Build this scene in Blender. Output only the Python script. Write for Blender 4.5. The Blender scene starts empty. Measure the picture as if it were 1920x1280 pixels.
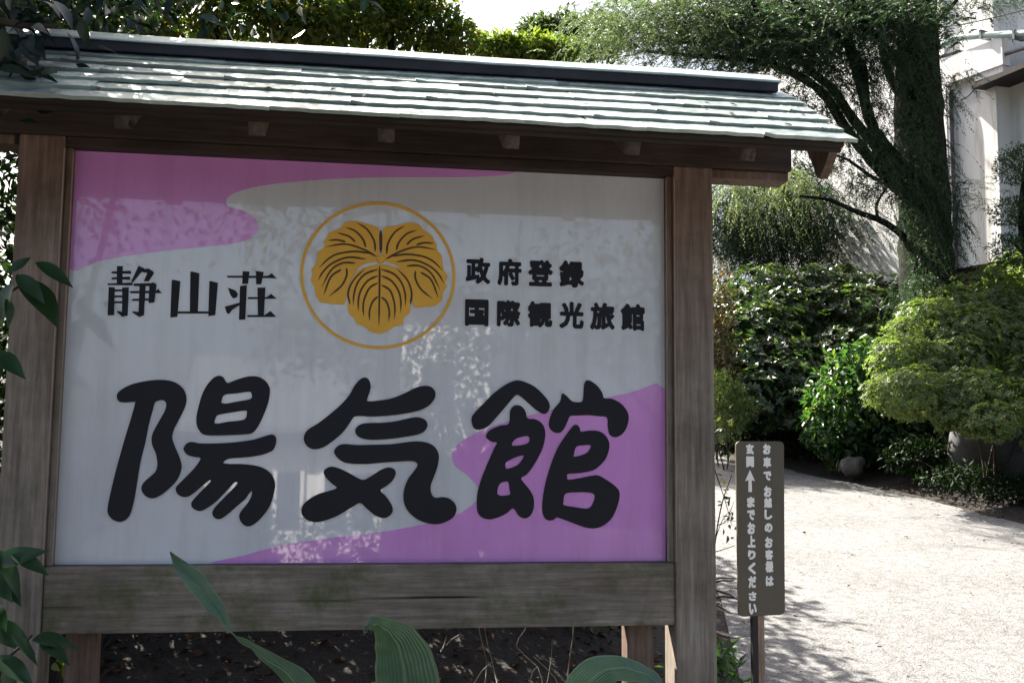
import bpy, bmesh, math, random, json
import numpy as np
from mathutils import Vector, Matrix

random.seed(7)
rng = np.random.default_rng(7)
SC = bpy.context.scene
COL = SC.collection

# ------------------------------------------------------------------ camera, world, sun, exposure
EYE = np.array([-0.08726, -3.36695, 1.5])
YAW, PITCH, ROLL, FPX = 0.14965417, 0.10272866, 0.00898732, 2037.32     # focal length in pixels of the 1920-wide photograph
_f = np.array([math.sin(YAW) * math.cos(PITCH), math.cos(YAW) * math.cos(PITCH), math.sin(PITCH)])
_r0 = np.array([math.cos(YAW), -math.sin(YAW), 0.0])
_u0 = np.cross(_r0, _f)
_r = math.cos(ROLL) * _r0 + math.sin(ROLL) * _u0
_u = -math.sin(ROLL) * _r0 + math.cos(ROLL) * _u0
cam_d = bpy.data.cameras.new("camera")
cam = bpy.data.objects.new("camera", cam_d)
COL.objects.link(cam)
cam_d.sensor_width = 36.0
cam_d.lens = FPX / 1920 * 36.0
cam_d.clip_start = 0.05
cam_d.clip_end = 2000
cam.matrix_world = Matrix(((_r[0], _u[0], -_f[0], EYE[0]), (_r[1], _u[1], -_f[1], EYE[1]), (_r[2], _u[2], -_f[2], EYE[2]), (0, 0, 0, 1)))
SC.camera = cam

SUN_EL, SUN_AZ = math.radians(48), math.radians(-30)      # azimuth measured from +Y towards +X: the sun stands behind the board, off to the left
world = bpy.data.worlds.new("World")
SC.world = world
world.use_nodes = True
wn = world.node_tree
wn.nodes.clear()
sky = wn.nodes.new("ShaderNodeTexSky")
sky.sky_type = 'NISHITA'
sky.sun_disc = False
sky.sun_elevation = SUN_EL
sky.sun_rotation = SUN_AZ
sky.air_density = 1.0
sky.dust_density = 6.0
sky.ozone_density = 1.0
bg = wn.nodes.new("ShaderNodeBackground")
bg.inputs["Strength"].default_value = 0.065
wo = wn.nodes.new("ShaderNodeOutputWorld")
wn.links.new(sky.outputs[0], bg.inputs[0])
wn.links.new(bg.outputs[0], wo.inputs[0])

sun_d = bpy.data.lights.new("sun", 'SUN')
sun_d.energy = 5.0
sun_d.angle = math.radians(0.5)
sun_d.color = (1.0, 0.95, 0.86)
sun = bpy.data.objects.new("sun", sun_d)
COL.objects.link(sun)
to_sun = Vector((math.sin(SUN_AZ) * math.cos(SUN_EL), math.cos(SUN_AZ) * math.cos(SUN_EL), math.sin(SUN_EL)))
sun.rotation_euler = to_sun.to_track_quat('Z', 'Y').to_euler()
sun.location = to_sun * 60

SC.view_settings.view_transform = 'Standard'
SC.view_settings.look = 'None'
SC.view_settings.gamma = 1.0
SC.view_settings.use_curve_mapping = False
SC.view_settings.exposure = 2.2
SC.cycles.use_denoising = True
SC.cycles.max_bounces = 8
SC.cycles.transparent_max_bounces = 8

# ------------------------------------------------------------------ measuring helpers (photograph pixel -> place in the garden)
def ray(px, py):
    return _f + _r * (px - 960) / FPX + _u * (640 - py) / FPX

def at(px, py, Y):
    d = ray(px, py)
    return EYE + d * (Y - EYE[1]) / d[1]

def on_plane(px, py, p0, n):
    d = ray(px, py)
    return EYE + d * (np.dot(np.array(p0) - EYE, n) / np.dot(d, n))

def px_len(n, Y):                # metres covered by n photo pixels at depth Y
    return n / FPX * (Y - EYE[1]) / 0.97

def base_z(y):
    return 0.13 * y if y > 0 else 0.05 * y

# ------------------------------------------------------------------ object helpers
def link(name, me, parent=None, mat=None):
    o = bpy.data.objects.new(name, me)
    COL.objects.link(o)
    if mat is not None:
        me.materials.append(mat)
    if parent is not None:
        o.parent = parent
        if parent.parent is None:            # meshes are written in world coordinates; things stand at their own base
            o.location = -Vector(parent.location)
    return o

def tag(o, label=None, cat=None, group=None, kind=None):
    if label: o["label"] = label
    if cat: o["category"] = cat
    if group: o["group"] = group
    if kind: o["kind"] = kind
    return o

def thing(name, label, cat, loc=(0, 0, 0), group=None):
    o = bpy.data.objects.new(name, None)
    COL.objects.link(o)
    o.location = Vector([float(v) for v in loc])
    o.empty_display_size = 0.2
    return tag(o, label, cat, group)

def mesh_np(name, V, F, smooth=False):
    V = np.asarray(V, np.float32); F = np.asarray(F, np.int32)
    me = bpy.data.meshes.new(name)
    k = F.shape[1]
    me.vertices.add(len(V)); me.vertices.foreach_set("co", V.ravel())
    me.loops.add(F.size); me.loops.foreach_set("vertex_index", F.ravel())
    me.polygons.add(len(F)); me.polygons.foreach_set("loop_start", np.arange(0, F.size, k, dtype=np.int32))
    me.update(calc_edges=True)
    if smooth:
        me.polygons.foreach_set("use_smooth", np.ones(len(F), bool))
    return me

def bm_mesh(name, bm, smooth=False):
    me = bpy.data.meshes.new(name)
    bm.normal_update()
    bm.to_mesh(me); bm.free()
    if smooth:
        for p in me.polygons: p.use_smooth = True
    return me

def box(bm, lo, hi, bevel=0.0):
    lo, hi = Vector(lo), Vector(hi)
    m = Matrix.Translation((lo + hi) / 2) @ Matrix.Diagonal((*(hi - lo), 1))
    g = bmesh.ops.create_cube(bm, size=1, matrix=m)
    if bevel:
        es = list({e for v in g['verts'] for e in v.link_edges})
        bmesh.ops.bevel(bm, geom=es, offset=bevel, segments=2, affect='EDGES', profile=0.6)

def box_obj(name, lo, hi, mat, parent=None, bevel=0.004):
    bm = bmesh.new(); box(bm, lo, hi, bevel)
    return link(name, bm_mesh(name, bm), parent, mat)

def tube_np(path, radii, sides=8, wob=0.0, seed=0):
    """swept tube with slightly uneven rings; returns V, F (quads)"""
    P = np.asarray(path, float); n = len(P)
    R = np.asarray(radii, float)
    lr = np.random.default_rng(seed)
    T = np.gradient(P, axis=0); T /= np.linalg.norm(T, axis=1)[:, None] + 1e-9
    ref = np.array([0.31, 0.93, 0.2])
    V = []
    for i in range(n):
        a = np.cross(T[i], ref); a /= np.linalg.norm(a) + 1e-9
        b = np.cross(T[i], a)
        ang = np.arange(sides) * 2 * math.pi / sides
        rr = R[i] * (1 + wob * lr.normal(size=sides))
        V.append(P[i] + (np.cos(ang) * rr)[:, None] * a + (np.sin(ang) * rr)[:, None] * b)
    V = np.concatenate(V)
    F = []
    for i in range(n - 1):
        for j in range(sides):
            k = (j + 1) % sides
            F.append((i * sides + j, i * sides + k, (i + 1) * sides + k, (i + 1) * sides + j))
    return V, np.array(F)

def smooth_path(P, k=5):
    P = np.asarray(P, float)
    Q = np.vstack([2 * P[0] - P[1], P, 2 * P[-1] - P[-2]])
    out = []
    for i in range(1, len(Q) - 2):
        for t in np.arange(k) / k:
            out.append(0.5 * (2 * Q[i] + (Q[i + 1] - Q[i - 1]) * t + (2 * Q[i - 1] - 5 * Q[i] + 4 * Q[i + 1] - Q[i + 2]) * t * t
                              + (3 * Q[i] - Q[i - 1] - 3 * Q[i + 1] + Q[i + 2]) * t ** 3))
    out.append(P[-1])
    return np.array(out)

def closed_smooth(P, k=4):
    P = np.asarray(P, float); n = len(P); out = []
    for i in range(n):
        p0, p1, p2, p3 = P[(i - 1) % n], P[i], P[(i + 1) % n], P[(i + 2) % n]
        for t in np.arange(k) / k:
            out.append(0.5 * (2 * p1 + (p2 - p0) * t + (2 * p0 - 5 * p1 + 4 * p2 - p3) * t * t + (3 * p1 - p0 - 3 * p2 + p3) * t ** 3))
    return np.array(out)

def limb(name, pts, r0, r1, mat, parent, sides=8, wob=0.06, k=5, power=1.0):
    P = smooth_path(pts, k)
    t = np.linspace(0, 1, len(P)) ** power
    V, F = tube_np(P, r0 + (r1 - r0) * t, sides, wob, seed=len(P) * 31 + int(abs(P[0][0]) * 100))
    return link(name, mesh_np(name, V, F, True), parent, mat)

def unit(v):
    return v / (np.linalg.norm(v, axis=-1, keepdims=True) + 1e-9)

def leaf_geo(P, D, N, L, W, fold=0.25, curl=0.0, shape6=False):
    """P base points, D direction of the leaf, N its upper side, L length, W width."""
    D = unit(D); S = unit(np.cross(D, N)); N = np.cross(S, D)
    L = np.broadcast_to(L, (len(P),))[:, None]; W = np.broadcast_to(W, (len(P),))[:, None]
    n = len(P)
    tip = P + D * L - N * L * curl
    if not shape6:
        a = P + D * L * 0.45 + S * W * 0.5 + N * W * fold
        b = P + D * L * 0.45 - S * W * 0.5 + N * W * fold
        V = np.stack([P, a, tip, b], 1).reshape(-1, 3)
        i = np.arange(n)[:, None] * 4
        F = np.concatenate([i + [0, 1, 2], i + [0, 2, 3]], 1).reshape(-1, 3)
    else:
        a1 = P + D * L * 0.28 + S * W * 0.42 + N * W * fold
        a2 = P + D * L * 0.66 + S * W * 0.42 + N * (W * fold - L * curl * 0.35)
        b1 = P + D * L * 0.28 - S * W * 0.42 + N * W * fold
        b2 = P + D * L * 0.66 - S * W * 0.42 + N * (W * fold - L * curl * 0.35)
        V = np.stack([P, a1, a2, tip, b2, b1], 1).reshape(-1, 3)
        i = np.arange(n)[:, None] * 6
        F = np.concatenate([i + [0, 1, 2, 3], i + [0, 3, 4, 5]], 1).reshape(-1, 4)
    return V, F

def leaf_part(name, VF, mat, parent):
    V = np.concatenate([v for v, f in VF])
    off = np.cumsum([0] + [len(v) for v, f in VF[:-1]])
    F = np.concatenate([f + o for (v, f), o in zip(VF, off)])
    return link(name, mesh_np(name, V, F), parent, mat)

def blob_points(blobs, n, shell=(0.55, 1.0), lump=0.18):
    """points through the outer part of a set of ellipsoids (centre, radii): lumpy, deeper where blobs meet"""
    C = np.array([b[0] for b in blobs], float); R = np.array([b[1] for b in blobs], float)
    w = (R[:, 0] * R[:, 1] * R[:, 2]) ** (2 / 3); w /= w.sum()
    k = rng.choice(len(blobs), n, p=w)
    d = unit(rng.normal(size=(n, 3)))
    r = shell[0] + (shell[1] - shell[0]) * rng.random(n) ** 0.5
    h = np.sin(d[:, 0] * 7.3 + k * 1.7) + np.sin(d[:, 1] * 8.1 + k) + np.sin(d[:, 2] * 9.2 + 2 * k)
    r = r * (1 + lump * h / 2)
    return C[k] + R[k] * d * r[:, None], unit(d / R[k]), k

# ------------------------------------------------------------------ materials
MATS = {}
def new_mat(name):
    m = bpy.data.materials.new(name); m.use_nodes = True
    nt = m.node_tree; nt.nodes.clear()
    out = nt.nodes.new("ShaderNodeOutputMaterial")
    p = nt.nodes.new("ShaderNodeBsdfPrincipled")
    nt.links.new(p.outputs[0], out.inputs[0])
    MATS[name] = m
    return m, nt, p, out

def ramp(nt, stops):
    r = nt.nodes.new("ShaderNodeValToRGB")
    e = r.color_ramp.elements
    while len(e) > 1: e.remove(e[-1])
    e[0].position = stops[0][0]; e[0].color = (*stops[0][1], 1)
    for s, c in stops[1:]:
        x = e.new(s); x.color = (*c, 1)
    return r

def noise(nt, scale, detail=5, rough=0.6, vec=None, stretch=None):
    n = nt.nodes.new("ShaderNodeTexNoise")
    n.inputs["Scale"].default_value = scale; n.inputs["Detail"].default_value = detail; n.inputs["Roughness"].default_value = rough
    tc = nt.nodes.new("ShaderNodeTexCoord")
    mp = nt.nodes.new("ShaderNodeMapping")
    if stretch: mp.inputs["Scale"].default_value = stretch
    nt.links.new(tc.outputs["Object"], mp.inputs[0]); nt.links.new(mp.outputs[0], n.inputs[0])
    return n

def bump(nt, p, src, strength=0.3, dist=0.01):
    b = nt.nodes.new("ShaderNodeBump")
    b.inputs["Strength"].default_value = strength; b.inputs["Distance"].default_value = dist
    nt.links.new(src, b.inputs["Height"]); nt.links.new(b.outputs[0], p.inputs["Normal"])
    return b

def mixc(nt, fac, a, b, mode='MIX'):
    m = nt.nodes.new("ShaderNodeMix"); m.data_type = 'RGBA'; m.blend_type = mode
    for sock, v in ((m.inputs[0], fac), (m.inputs[6], a), (m.inputs[7], b)):
        if hasattr(v, "links"): nt.links.new(v, sock)
        elif isinstance(v, tuple): sock.default_value = (*v, 1)
        else: sock.default_value = v
    return m.outputs[2]

def flat(name, col, rough=0.6, spec=0.5, var=0.15, vs=20, coat=0.0, metal=0.0, bmp=0.0):
    m, nt, p, o = new_mat(name)
    n = noise(nt, vs)
    lo = tuple(c * (1 - var) for c in col); hi = tuple(min(1, c * (1 + var)) for c in col)
    r = ramp(nt, [(0.3, lo), (0.7, hi)])
    nt.links.new(n.outputs[0], r.inputs[0]); nt.links.new(r.outputs[0], p.inputs["Base Color"])
    p.inputs["Roughness"].default_value = rough
    p.inputs["Specular IOR Level"].default_value = spec
    p.inputs["Metallic"].default_value = metal
    p.inputs["Coat Weight"].default_value = coat
    p.inputs["Coat Roughness"].default_value = 0.02
    if bmp: bump(nt, p, n.outputs[0], bmp)
    return m

def leaf_mat(name, cols, rough=0.42, spec=0.5, trans=0.35, tcol=None):
    """leaves: each leaf its own shade (random per island), waxy upper side, light passing through"""
    m, nt, p, out = new_mat(name)
    g = nt.nodes.new("ShaderNodeNewGeometry")
    k = len(cols)
    r = ramp(nt, [(i / max(1, k - 1), c) for i, c in enumerate(cols)])
    nt.links.new(g.outputs["Random Per Island"], r.inputs[0])
    nt.links.new(r.outputs[0], p.inputs["Base Color"])
    p.inputs["Roughness"].default_value = rough
    p.inputs["Specular IOR Level"].default_value = spec
    t = nt.nodes.new("ShaderNodeBsdfTranslucent")
    c = mixc(nt, 1.0, r.outputs[0], tcol or (1.6, 1.9, 0.7), 'MULTIPLY')
    nt.links.new(c, t.inputs[0])
    mx = nt.nodes.new("ShaderNodeMixShader"); mx.inputs[0].default_value = trans
    nt.links.new(p.outputs[0], mx.inputs[1]); nt.links.new(t.outputs[0], mx.inputs[2]); nt.links.new(mx.outputs[0], out.inputs[0])
    return m

def wood(name, axis, warm=0.0, moss=0.0, tone=1.0):
    """weathered timber: grain stretched along one axis, greyed, sheltered wood stays browner, moss on request"""
    m, nt, p, o = new_mat(name)
    st = [1.0, 1.0, 1.0]; st[axis] = 0.06
    g = noise(nt, 70, 6, 0.65, stretch=tuple(st))
    st2 = [1.0, 1.0, 1.0]; st2[axis] = 0.25
    b = noise(nt, 9, 4, 0.6, stretch=tuple(st2))
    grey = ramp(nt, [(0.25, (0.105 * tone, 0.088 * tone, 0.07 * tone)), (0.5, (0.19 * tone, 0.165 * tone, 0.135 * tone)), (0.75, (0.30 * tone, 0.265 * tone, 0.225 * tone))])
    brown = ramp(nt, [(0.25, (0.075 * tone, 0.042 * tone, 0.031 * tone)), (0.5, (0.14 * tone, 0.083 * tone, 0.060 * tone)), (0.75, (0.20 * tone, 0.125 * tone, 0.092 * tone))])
    for r in (grey, brown): nt.links.new(g.outputs[0], r.inputs[0])
    br = nt.nodes.new("ShaderNodeMapRange")
    br.inputs[1].default_value = 0.35; br.inputs[2].default_value = 0.75
    br.inputs[3].default_value = max(0.0, warm - 0.25); br.inputs[4].default_value = min(1.0, warm + 0.25)
    nt.links.new(b.outputs[0], br.inputs[0])
    fac = br.outputs[0]
    if warm == 0.5:                       # posts: brown where the eave keeps the rain off, grey lower down
        tc = nt.nodes.new("ShaderNodeTexCoord"); sx = nt.nodes.new("ShaderNodeSeparateXYZ")
        nt.links.new(tc.outputs["Object"], sx.inputs[0])
        mr = nt.nodes.new("ShaderNodeMapRange")
        mr.inputs[1].default_value = 1.7; mr.inputs[2].default_value = 2.45
        nt.links.new(sx.outputs[2], mr.inputs[0])
        ad = nt.nodes.new("ShaderNodeMath"); ad.operation = 'MULTIPLY_ADD'; ad.use_clamp = True
        nt.links.new(b.outputs[0], ad.inputs[0]); ad.inputs[1].default_value = 0.5
        nt.links.new(mr.outputs[0], ad.inputs[2])
        sb = nt.nodes.new("ShaderNodeMath"); sb.operation = 'SUBTRACT'; sb.use_clamp = True
        nt.links.new(ad.outputs[0], sb.inputs[0]); sb.inputs[1].default_value = 0.2
        fac = sb.outputs[0]
    col = mixc(nt, fac, grey.outputs[0], brown.outputs[0])
    st3 = [1.0, 1.0, 1.0]; st3[axis] = 0.035
    ck = noise(nt, 34, 3, 0.5, stretch=tuple(st3))                 # drying cracks along the grain
    ckr = ramp(nt, [(0.30, (1, 1, 1)), (0.36, (0, 0, 0))]); nt.links.new(ck.outputs[0], ckr.inputs[0])
    col = mixc(nt, ckr.outputs[0], col, (0.02, 0.015, 0.012))
    bl = noise(nt, 3.0, 5, 0.7); blr = ramp(nt, [(0.35, (0.62, 0.60, 0.58)), (0.62, (1.08, 1.06, 1.04))]); nt.links.new(bl.outputs[0], blr.inputs[0])
    col = mixc(nt, 1.0, col, blr.outputs[0], 'MULTIPLY')
    if moss:
        mn = noise(nt, 7, 6, 0.7)
        mr2 = ramp(nt, [(0.48, (0, 0, 0)), (0.66, (moss, moss, moss))])
        nt.links.new(mn.outputs[0], mr2.inputs[0])
        col = mixc(nt, mr2.outputs[0], col, (0.075, 0.085, 0.028))
    nt.links.new(col, p.inputs["Base Color"])
    p.inputs["Roughness"].default_value = 0.75
    p.inputs["Specular IOR Level"].default_value = 0.3
    bump(nt, p, g.outputs[0], 0.35, 0.006)
    return m

# ------------------------------------------------------------------ the setting: ground, driveway
def right_edge(y):      # right border of the driveway
    return np.interp(y, [-30, 2, 6.5, 8.17, 10.05, 11.28, 13, 15.5], [7.0, 6.75, 6.47, 6.16, 5.57, 5.03, 4.0, 1.5])
def left_edge(y):
    return np.interp(y, [-30, -3.3, -2.6, 0.6, 1.4, 4, 8, 11, 13], [-9, -8, 1.05, 1.3, 1.75, 2.5, 3.2, 3.0, 1.0])

def ground_z(x, y):
    z = np.where(y > 0, 0.13 * y, 0.05 * y)
    bank_l = np.clip((left_edge(y) - x - 0.15) / 1.2, 0, 1) * np.clip((y - 0.35) / 2.2, 0, 1) * 0.5
    bank_r = np.clip((x - right_edge(y) - 0.25) / 2.0, 0, 1) * np.clip((y + 3) / 4, 0, 1) * 0.45
    return z + bank_l + bank_r

def gz(x, y):
    return float(ground_z(np.array(float(x)), np.array(float(y))))

m_soil, nt, p, _o = new_mat("soil")
n1 = noise(nt, 6, 8, 0.7); n2 = noise(nt, 45, 4, 0.6)
r = ramp(nt, [(0.3, (0.010, 0.008, 0.006)), (0.55, (0.024, 0.017, 0.012)), (0.75, (0.045, 0.03, 0.021))])
nt.links.new(mixc(nt, 0.5, n1.outputs[0], n2.outputs[0]), r.inputs[0])
nt.links.new(r.outputs[0], p.inputs["Base Color"]); p.inputs["Roughness"].default_value = 0.95
bump(nt, p, n2.outputs[0], 0.8, 0.03)

xs = np.concatenate([np.linspace(-80, -8, 14)[:-1], np.linspace(-8, 14, 133), np.linspace(14, 90, 14)[1:]])
ys = np.concatenate([np.linspace(-70, -6, 12)[:-1], np.linspace(-6, 18, 145), np.linspace(18, 140, 20)[1:]])
GX, GY = np.meshgrid(xs, ys)
GZ = ground_z(GX, GY)
nx = len(xs)
idx = np.arange(len(xs) * len(ys)).reshape(len(ys), nx)
F = np.stack([idx[:-1, :-1], idx[:-1, 1:], idx[1:, 1:], idx[1:, :-1]], -1).reshape(-1, 4)
ground = link("ground", mesh_np("ground", np.stack([GX, GY, GZ], -1).reshape(-1, 3), F, True), None, m_soil)
tag(ground, kind="structure")

m_road, nt, p, _o = new_mat("washed_gravel")
n1 = noise(nt, 60, 3, 0.75); n2 = noise(nt, 1.3, 5, 0.6); n3 = noise(nt, 16, 6, 0.8)
r = ramp(nt, [(0.36, (0.035, 0.034, 0.033)), (0.45, (0.145, 0.142, 0.137)), (0.53, (0.205, 0.201, 0.194)), (0.66, (0.34, 0.335, 0.325))])
nt.links.new(mixc(nt, 0.5, n1.outputs[0], n3.outputs[0]), r.inputs[0])
r2 = ramp(nt, [(0.35, (0.80, 0.80, 0.80)), (0.65, (1.0, 1.0, 1.0))])
nt.links.new(n2.outputs[0], r2.inputs[0])
nt.links.new(mixc(nt, 1.0, r.outputs[0], r2.outputs[0], 'MULTIPLY'), p.inputs["Base Color"])
p.inputs["Roughness"].default_value = 0.85
bump(nt, p, n1.outputs[0], 0.9, 0.02)
yr = np.linspace(-7.5, 15.5, 120)
V = []
for y in yr:
    a, b = left_edge(y), right_edge(y)
    jit = 0.05 * math.sin(y * 5.1) + 0.03 * math.sin(y * 11.3)
    for t in np.linspace(0, 1, 13):
        x = a + (b + jit - a) * t
        V.append((x, y, base_z(y) + 0.012 + 0.02 * math.sin(t * math.pi)))
F = [(i * 13 + j, i * 13 + j + 1, (i + 1) * 13 + j + 1, (i + 1) * 13 + j) for i in range(len(yr) - 1) for j in range(12)]
tag(link("driveway", mesh_np("driveway", V, np.array(F), True), None, m_road), kind="structure")

# loose brown leaves lying on the bed behind and under the board
m_litter = leaf_mat("litter_leaf", [(0.05, 0.023, 0.014), (0.085, 0.043, 0.024), (0.03, 0.018, 0.013), (0.12, 0.065, 0.04)], rough=0.8, spec=0.2, trans=0.1, tcol=(1, 1, 1))
n = 5200
lx = rng.uniform(-3.2, 2.0, n); ly = rng.uniform(-0.6, 4.2, n)
keep = lx < left_edge(ly) + 0.1
lx, ly = lx[keep], ly[keep]; n = len(lx)
P = np.stack([lx, ly, ground_z(lx, ly) + rng.uniform(0.004, 0.03, n)], 1)
a = rng.uniform(0, 2 * math.pi, n)
D = np.stack([np.cos(a), np.sin(a), rng.normal(0, 0.3, n)], 1)
N = unit(np.array([0, 0, 1.0]) + rng.normal(0, 0.35, (n, 3)))
L = rng.uniform(0.03, 0.075, n)
o = leaf_part("leaf_litter", [leaf_geo(P, D, N, L, L * 0.5, 0.2, 0.1)], m_litter, None)
tag(o, "dry brown leaves strewn over the dark bed beneath the sign board", "leaf litter", kind="stuff")

# ------------------------------------------------------------------ the inn's sign board
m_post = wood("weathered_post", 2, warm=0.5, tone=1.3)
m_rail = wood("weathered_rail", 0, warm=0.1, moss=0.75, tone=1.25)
m_beam = wood("sheltered_shaded_beam", 0, warm=0.85, tone=0.32)  # tone dropped: the eave's shade is put into the wood colour
m_raft = wood("sheltered_shaded_rafter", 1, warm=0.45, tone=0.55)  # darkened too, eave shade in the rafter colour
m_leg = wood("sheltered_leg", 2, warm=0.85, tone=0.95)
m_deck = wood("roof_boarding", 0, warm=0.8, tone=0.2)  # darkest tone, standing for the shade under the roof

def sheet_face(name, col, var=0.03):
    m = flat(name, col, rough=0.25, spec=0.5, var=var, vs=3, coat=1.0)
    nt = m.node_tree; p = nt.nodes["Principled BSDF"]; src = p.inputs["Base Color"].links[0].from_socket
    st = noise(nt, 5, 5, 0.7, stretch=(2.4, 1, 0.22)); sr = ramp(nt, [(0.30, (0.88, 0.87, 0.85)), (0.55, (1, 1, 1))]); nt.links.new(st.outputs[0], sr.inputs[0])      # rain streaks
    du = noise(nt, 160, 2, 0.5); dr = ramp(nt, [(0.70, (0, 0, 0)), (0.76, (0.5, 0.5, 0.5))]); nt.links.new(du.outputs[0], dr.inputs[0])                       # dust specks
    nt.links.new(mixc(nt, dr.outputs[0], mixc(nt, 1.0, src, sr.outputs[0], 'MULTIPLY'), (0.62, 0.61, 0.60)), p.inputs["Base Color"])
    p.inputs["Coat IOR"].default_value = 1.75      # glazed front: two panes and the print behind them mirror together
    return m
m_white = sheet_face("white_sign_face", (0.68, 0.685, 0.725), 0.05)
m_pink = sheet_face("pink_sign_face", (0.72, 0.30, 0.72), 0.05)
m_ink = flat("black_lettering", (0.013, 0.012, 0.017), 0.5, 0.25, 0.05, 6)
m_gold = flat("ochre_crest", (0.80, 0.43, 0.055), 0.4, 0.3, 0.10, 9)
m_vein = flat("dark_vein", (0.10, 0.055, 0.02), 0.5, 0.25, 0.05)
m_signedge = flat("sign_edge_strip", (0.30, 0.22, 0.17), 0.6)

sign = thing("inn_sign_board", "large roofed wooden sign board with gold crest, black lettering and pink swooshes", "sign board", (0, 0, 0))
for s in (-1, 1):
    box_obj("post", (s * 1.0 - 0.065, -0.052, -0.1), (s * 1.0 + 0.065, 0.078, 2.4275), m_post, sign, 0.006)
box_obj("bottom_rail", (-0.934, -0.042, 0.976), (0.934, 0.052, 1.166), m_rail, sign, 0.005)
for s in (-1, 1):
    x = s * 0.835
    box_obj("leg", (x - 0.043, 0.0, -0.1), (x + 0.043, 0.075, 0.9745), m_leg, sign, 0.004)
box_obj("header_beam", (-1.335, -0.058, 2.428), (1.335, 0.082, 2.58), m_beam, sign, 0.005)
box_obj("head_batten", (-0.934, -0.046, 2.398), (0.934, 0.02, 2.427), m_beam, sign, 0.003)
for s in (-1, 1):
    o = box_obj("side_batten", (min(s * 0.917, s * 0.9345), -0.032, 1.167), (max(s * 0.917, s * 0.9345), 0.01, 2.3975), m_post, sign, 0.003)
    for x0 in (0.9155, 0.936):
        bm = bmesh.new(); box(bm, (s * x0 - 0.0018, -0.0335 if x0 < .92 else -0.0545, 1.17), (s * x0 + 0.0018, -0.029 if x0 < .92 else -0.045, 2.39), 0)
        link("worn_edge", bm_mesh("worn_edge", bm), sign, m_signedge)
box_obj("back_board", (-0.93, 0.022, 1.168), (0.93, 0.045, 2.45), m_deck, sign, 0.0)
for s in (-1, 1):   # short brackets from posts to the overhanging beam
    x = s * 1.20
    box_obj("bracket", (min(s * 1.067, s * 1.33), -0.04, 2.398), (max(s * 1.067, s * 1.33), 0.05, 2.4265), m_leg, sign, 0.004)

panel = box_obj("sign_panel", (-0.917, 0.0, 1.1675), (0.917, 0.021, 2.397), m_white, sign, 0.0)

def panel_xz(zx, zy, zoom):       # zoomed photograph coordinates -> x, z on the sign face
    x0, y0, s = zoom
    p = at(x0 + zx / s, y0 + zy / s, 0.0)
    return p[0], p[2]

def poly_meshes(items):
    """items: (outlines in the x-z plane, depth y, thickness, bolder) -> filled, slightly proud meshes facing -Y"""
    tmp = []
    for outl, y, th, off in items:
        cu = bpy.data.curves.new("t", 'CURVE'); cu.dimensions = '2D'; cu.fill_mode = 'BOTH'
        cu.extrude = th / 2; cu.offset = off
        for pts in outl:
            s = cu.splines.new('POLY'); s.points.add(len(pts) - 1)
            s.points.foreach_set("co", np.array([(p[0], p[1], 0, 1) for p in pts], np.float32).ravel())
            s.use_cyclic_u = True
        o = bpy.data.objects.new("t", cu); COL.objects.link(o); tmp.append(o)
    dg = bpy.context.evaluated_depsgraph_get(); dg.update()
    out = []
    for o, (outl, y, th, off) in zip(tmp, items):
        me = bpy.data.meshes.new_from_object(o.evaluated_get(dg))
        n = len(me.vertices); co = np.empty(n * 3, np.float32); me.vertices.foreach_get("co", co); co = co.reshape(-1, 3)
        co = np.stack([co[:, 0], y - th / 2 - co[:, 2], co[:, 1]], 1)
        me.vertices.foreach_set("co", co.astype(np.float32).ravel()); me.update(); me.materials.clear()
        out.append(me)
    for o in tmp: bpy.data.objects.remove(o)
    return out

ZFULL = (0, 0, 1)
sw1 = [(139, 281), (300, 288), (500, 297), (700, 307), (880, 316), (966, 321), (940, 329), (850, 333), (700, 333), (580, 339), (490, 349), (440, 362), (424, 376), (432, 389), (462, 398), (480, 414), (484, 430), (470, 447), (430, 458), (340, 467), (250, 478), (180, 491), (129, 504), (132, 400)]
sw2 = [(1247, 729), (1180, 737), (1080, 757), (990, 779), (910, 804), (862, 829), (848, 850), (853, 872), (878, 892), (897, 915), (893, 938), (862, 961), (800, 981), (700, 999), (600, 1010), (520, 1024), (460, 1040), (408, 1059), (800, 1056), (1251, 1053), (1249, 900)]

def cl(pts, zoom, k=4):
    return [panel_xz(x, y, zoom) for x, y in closed_smooth(pts, k)]

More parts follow.
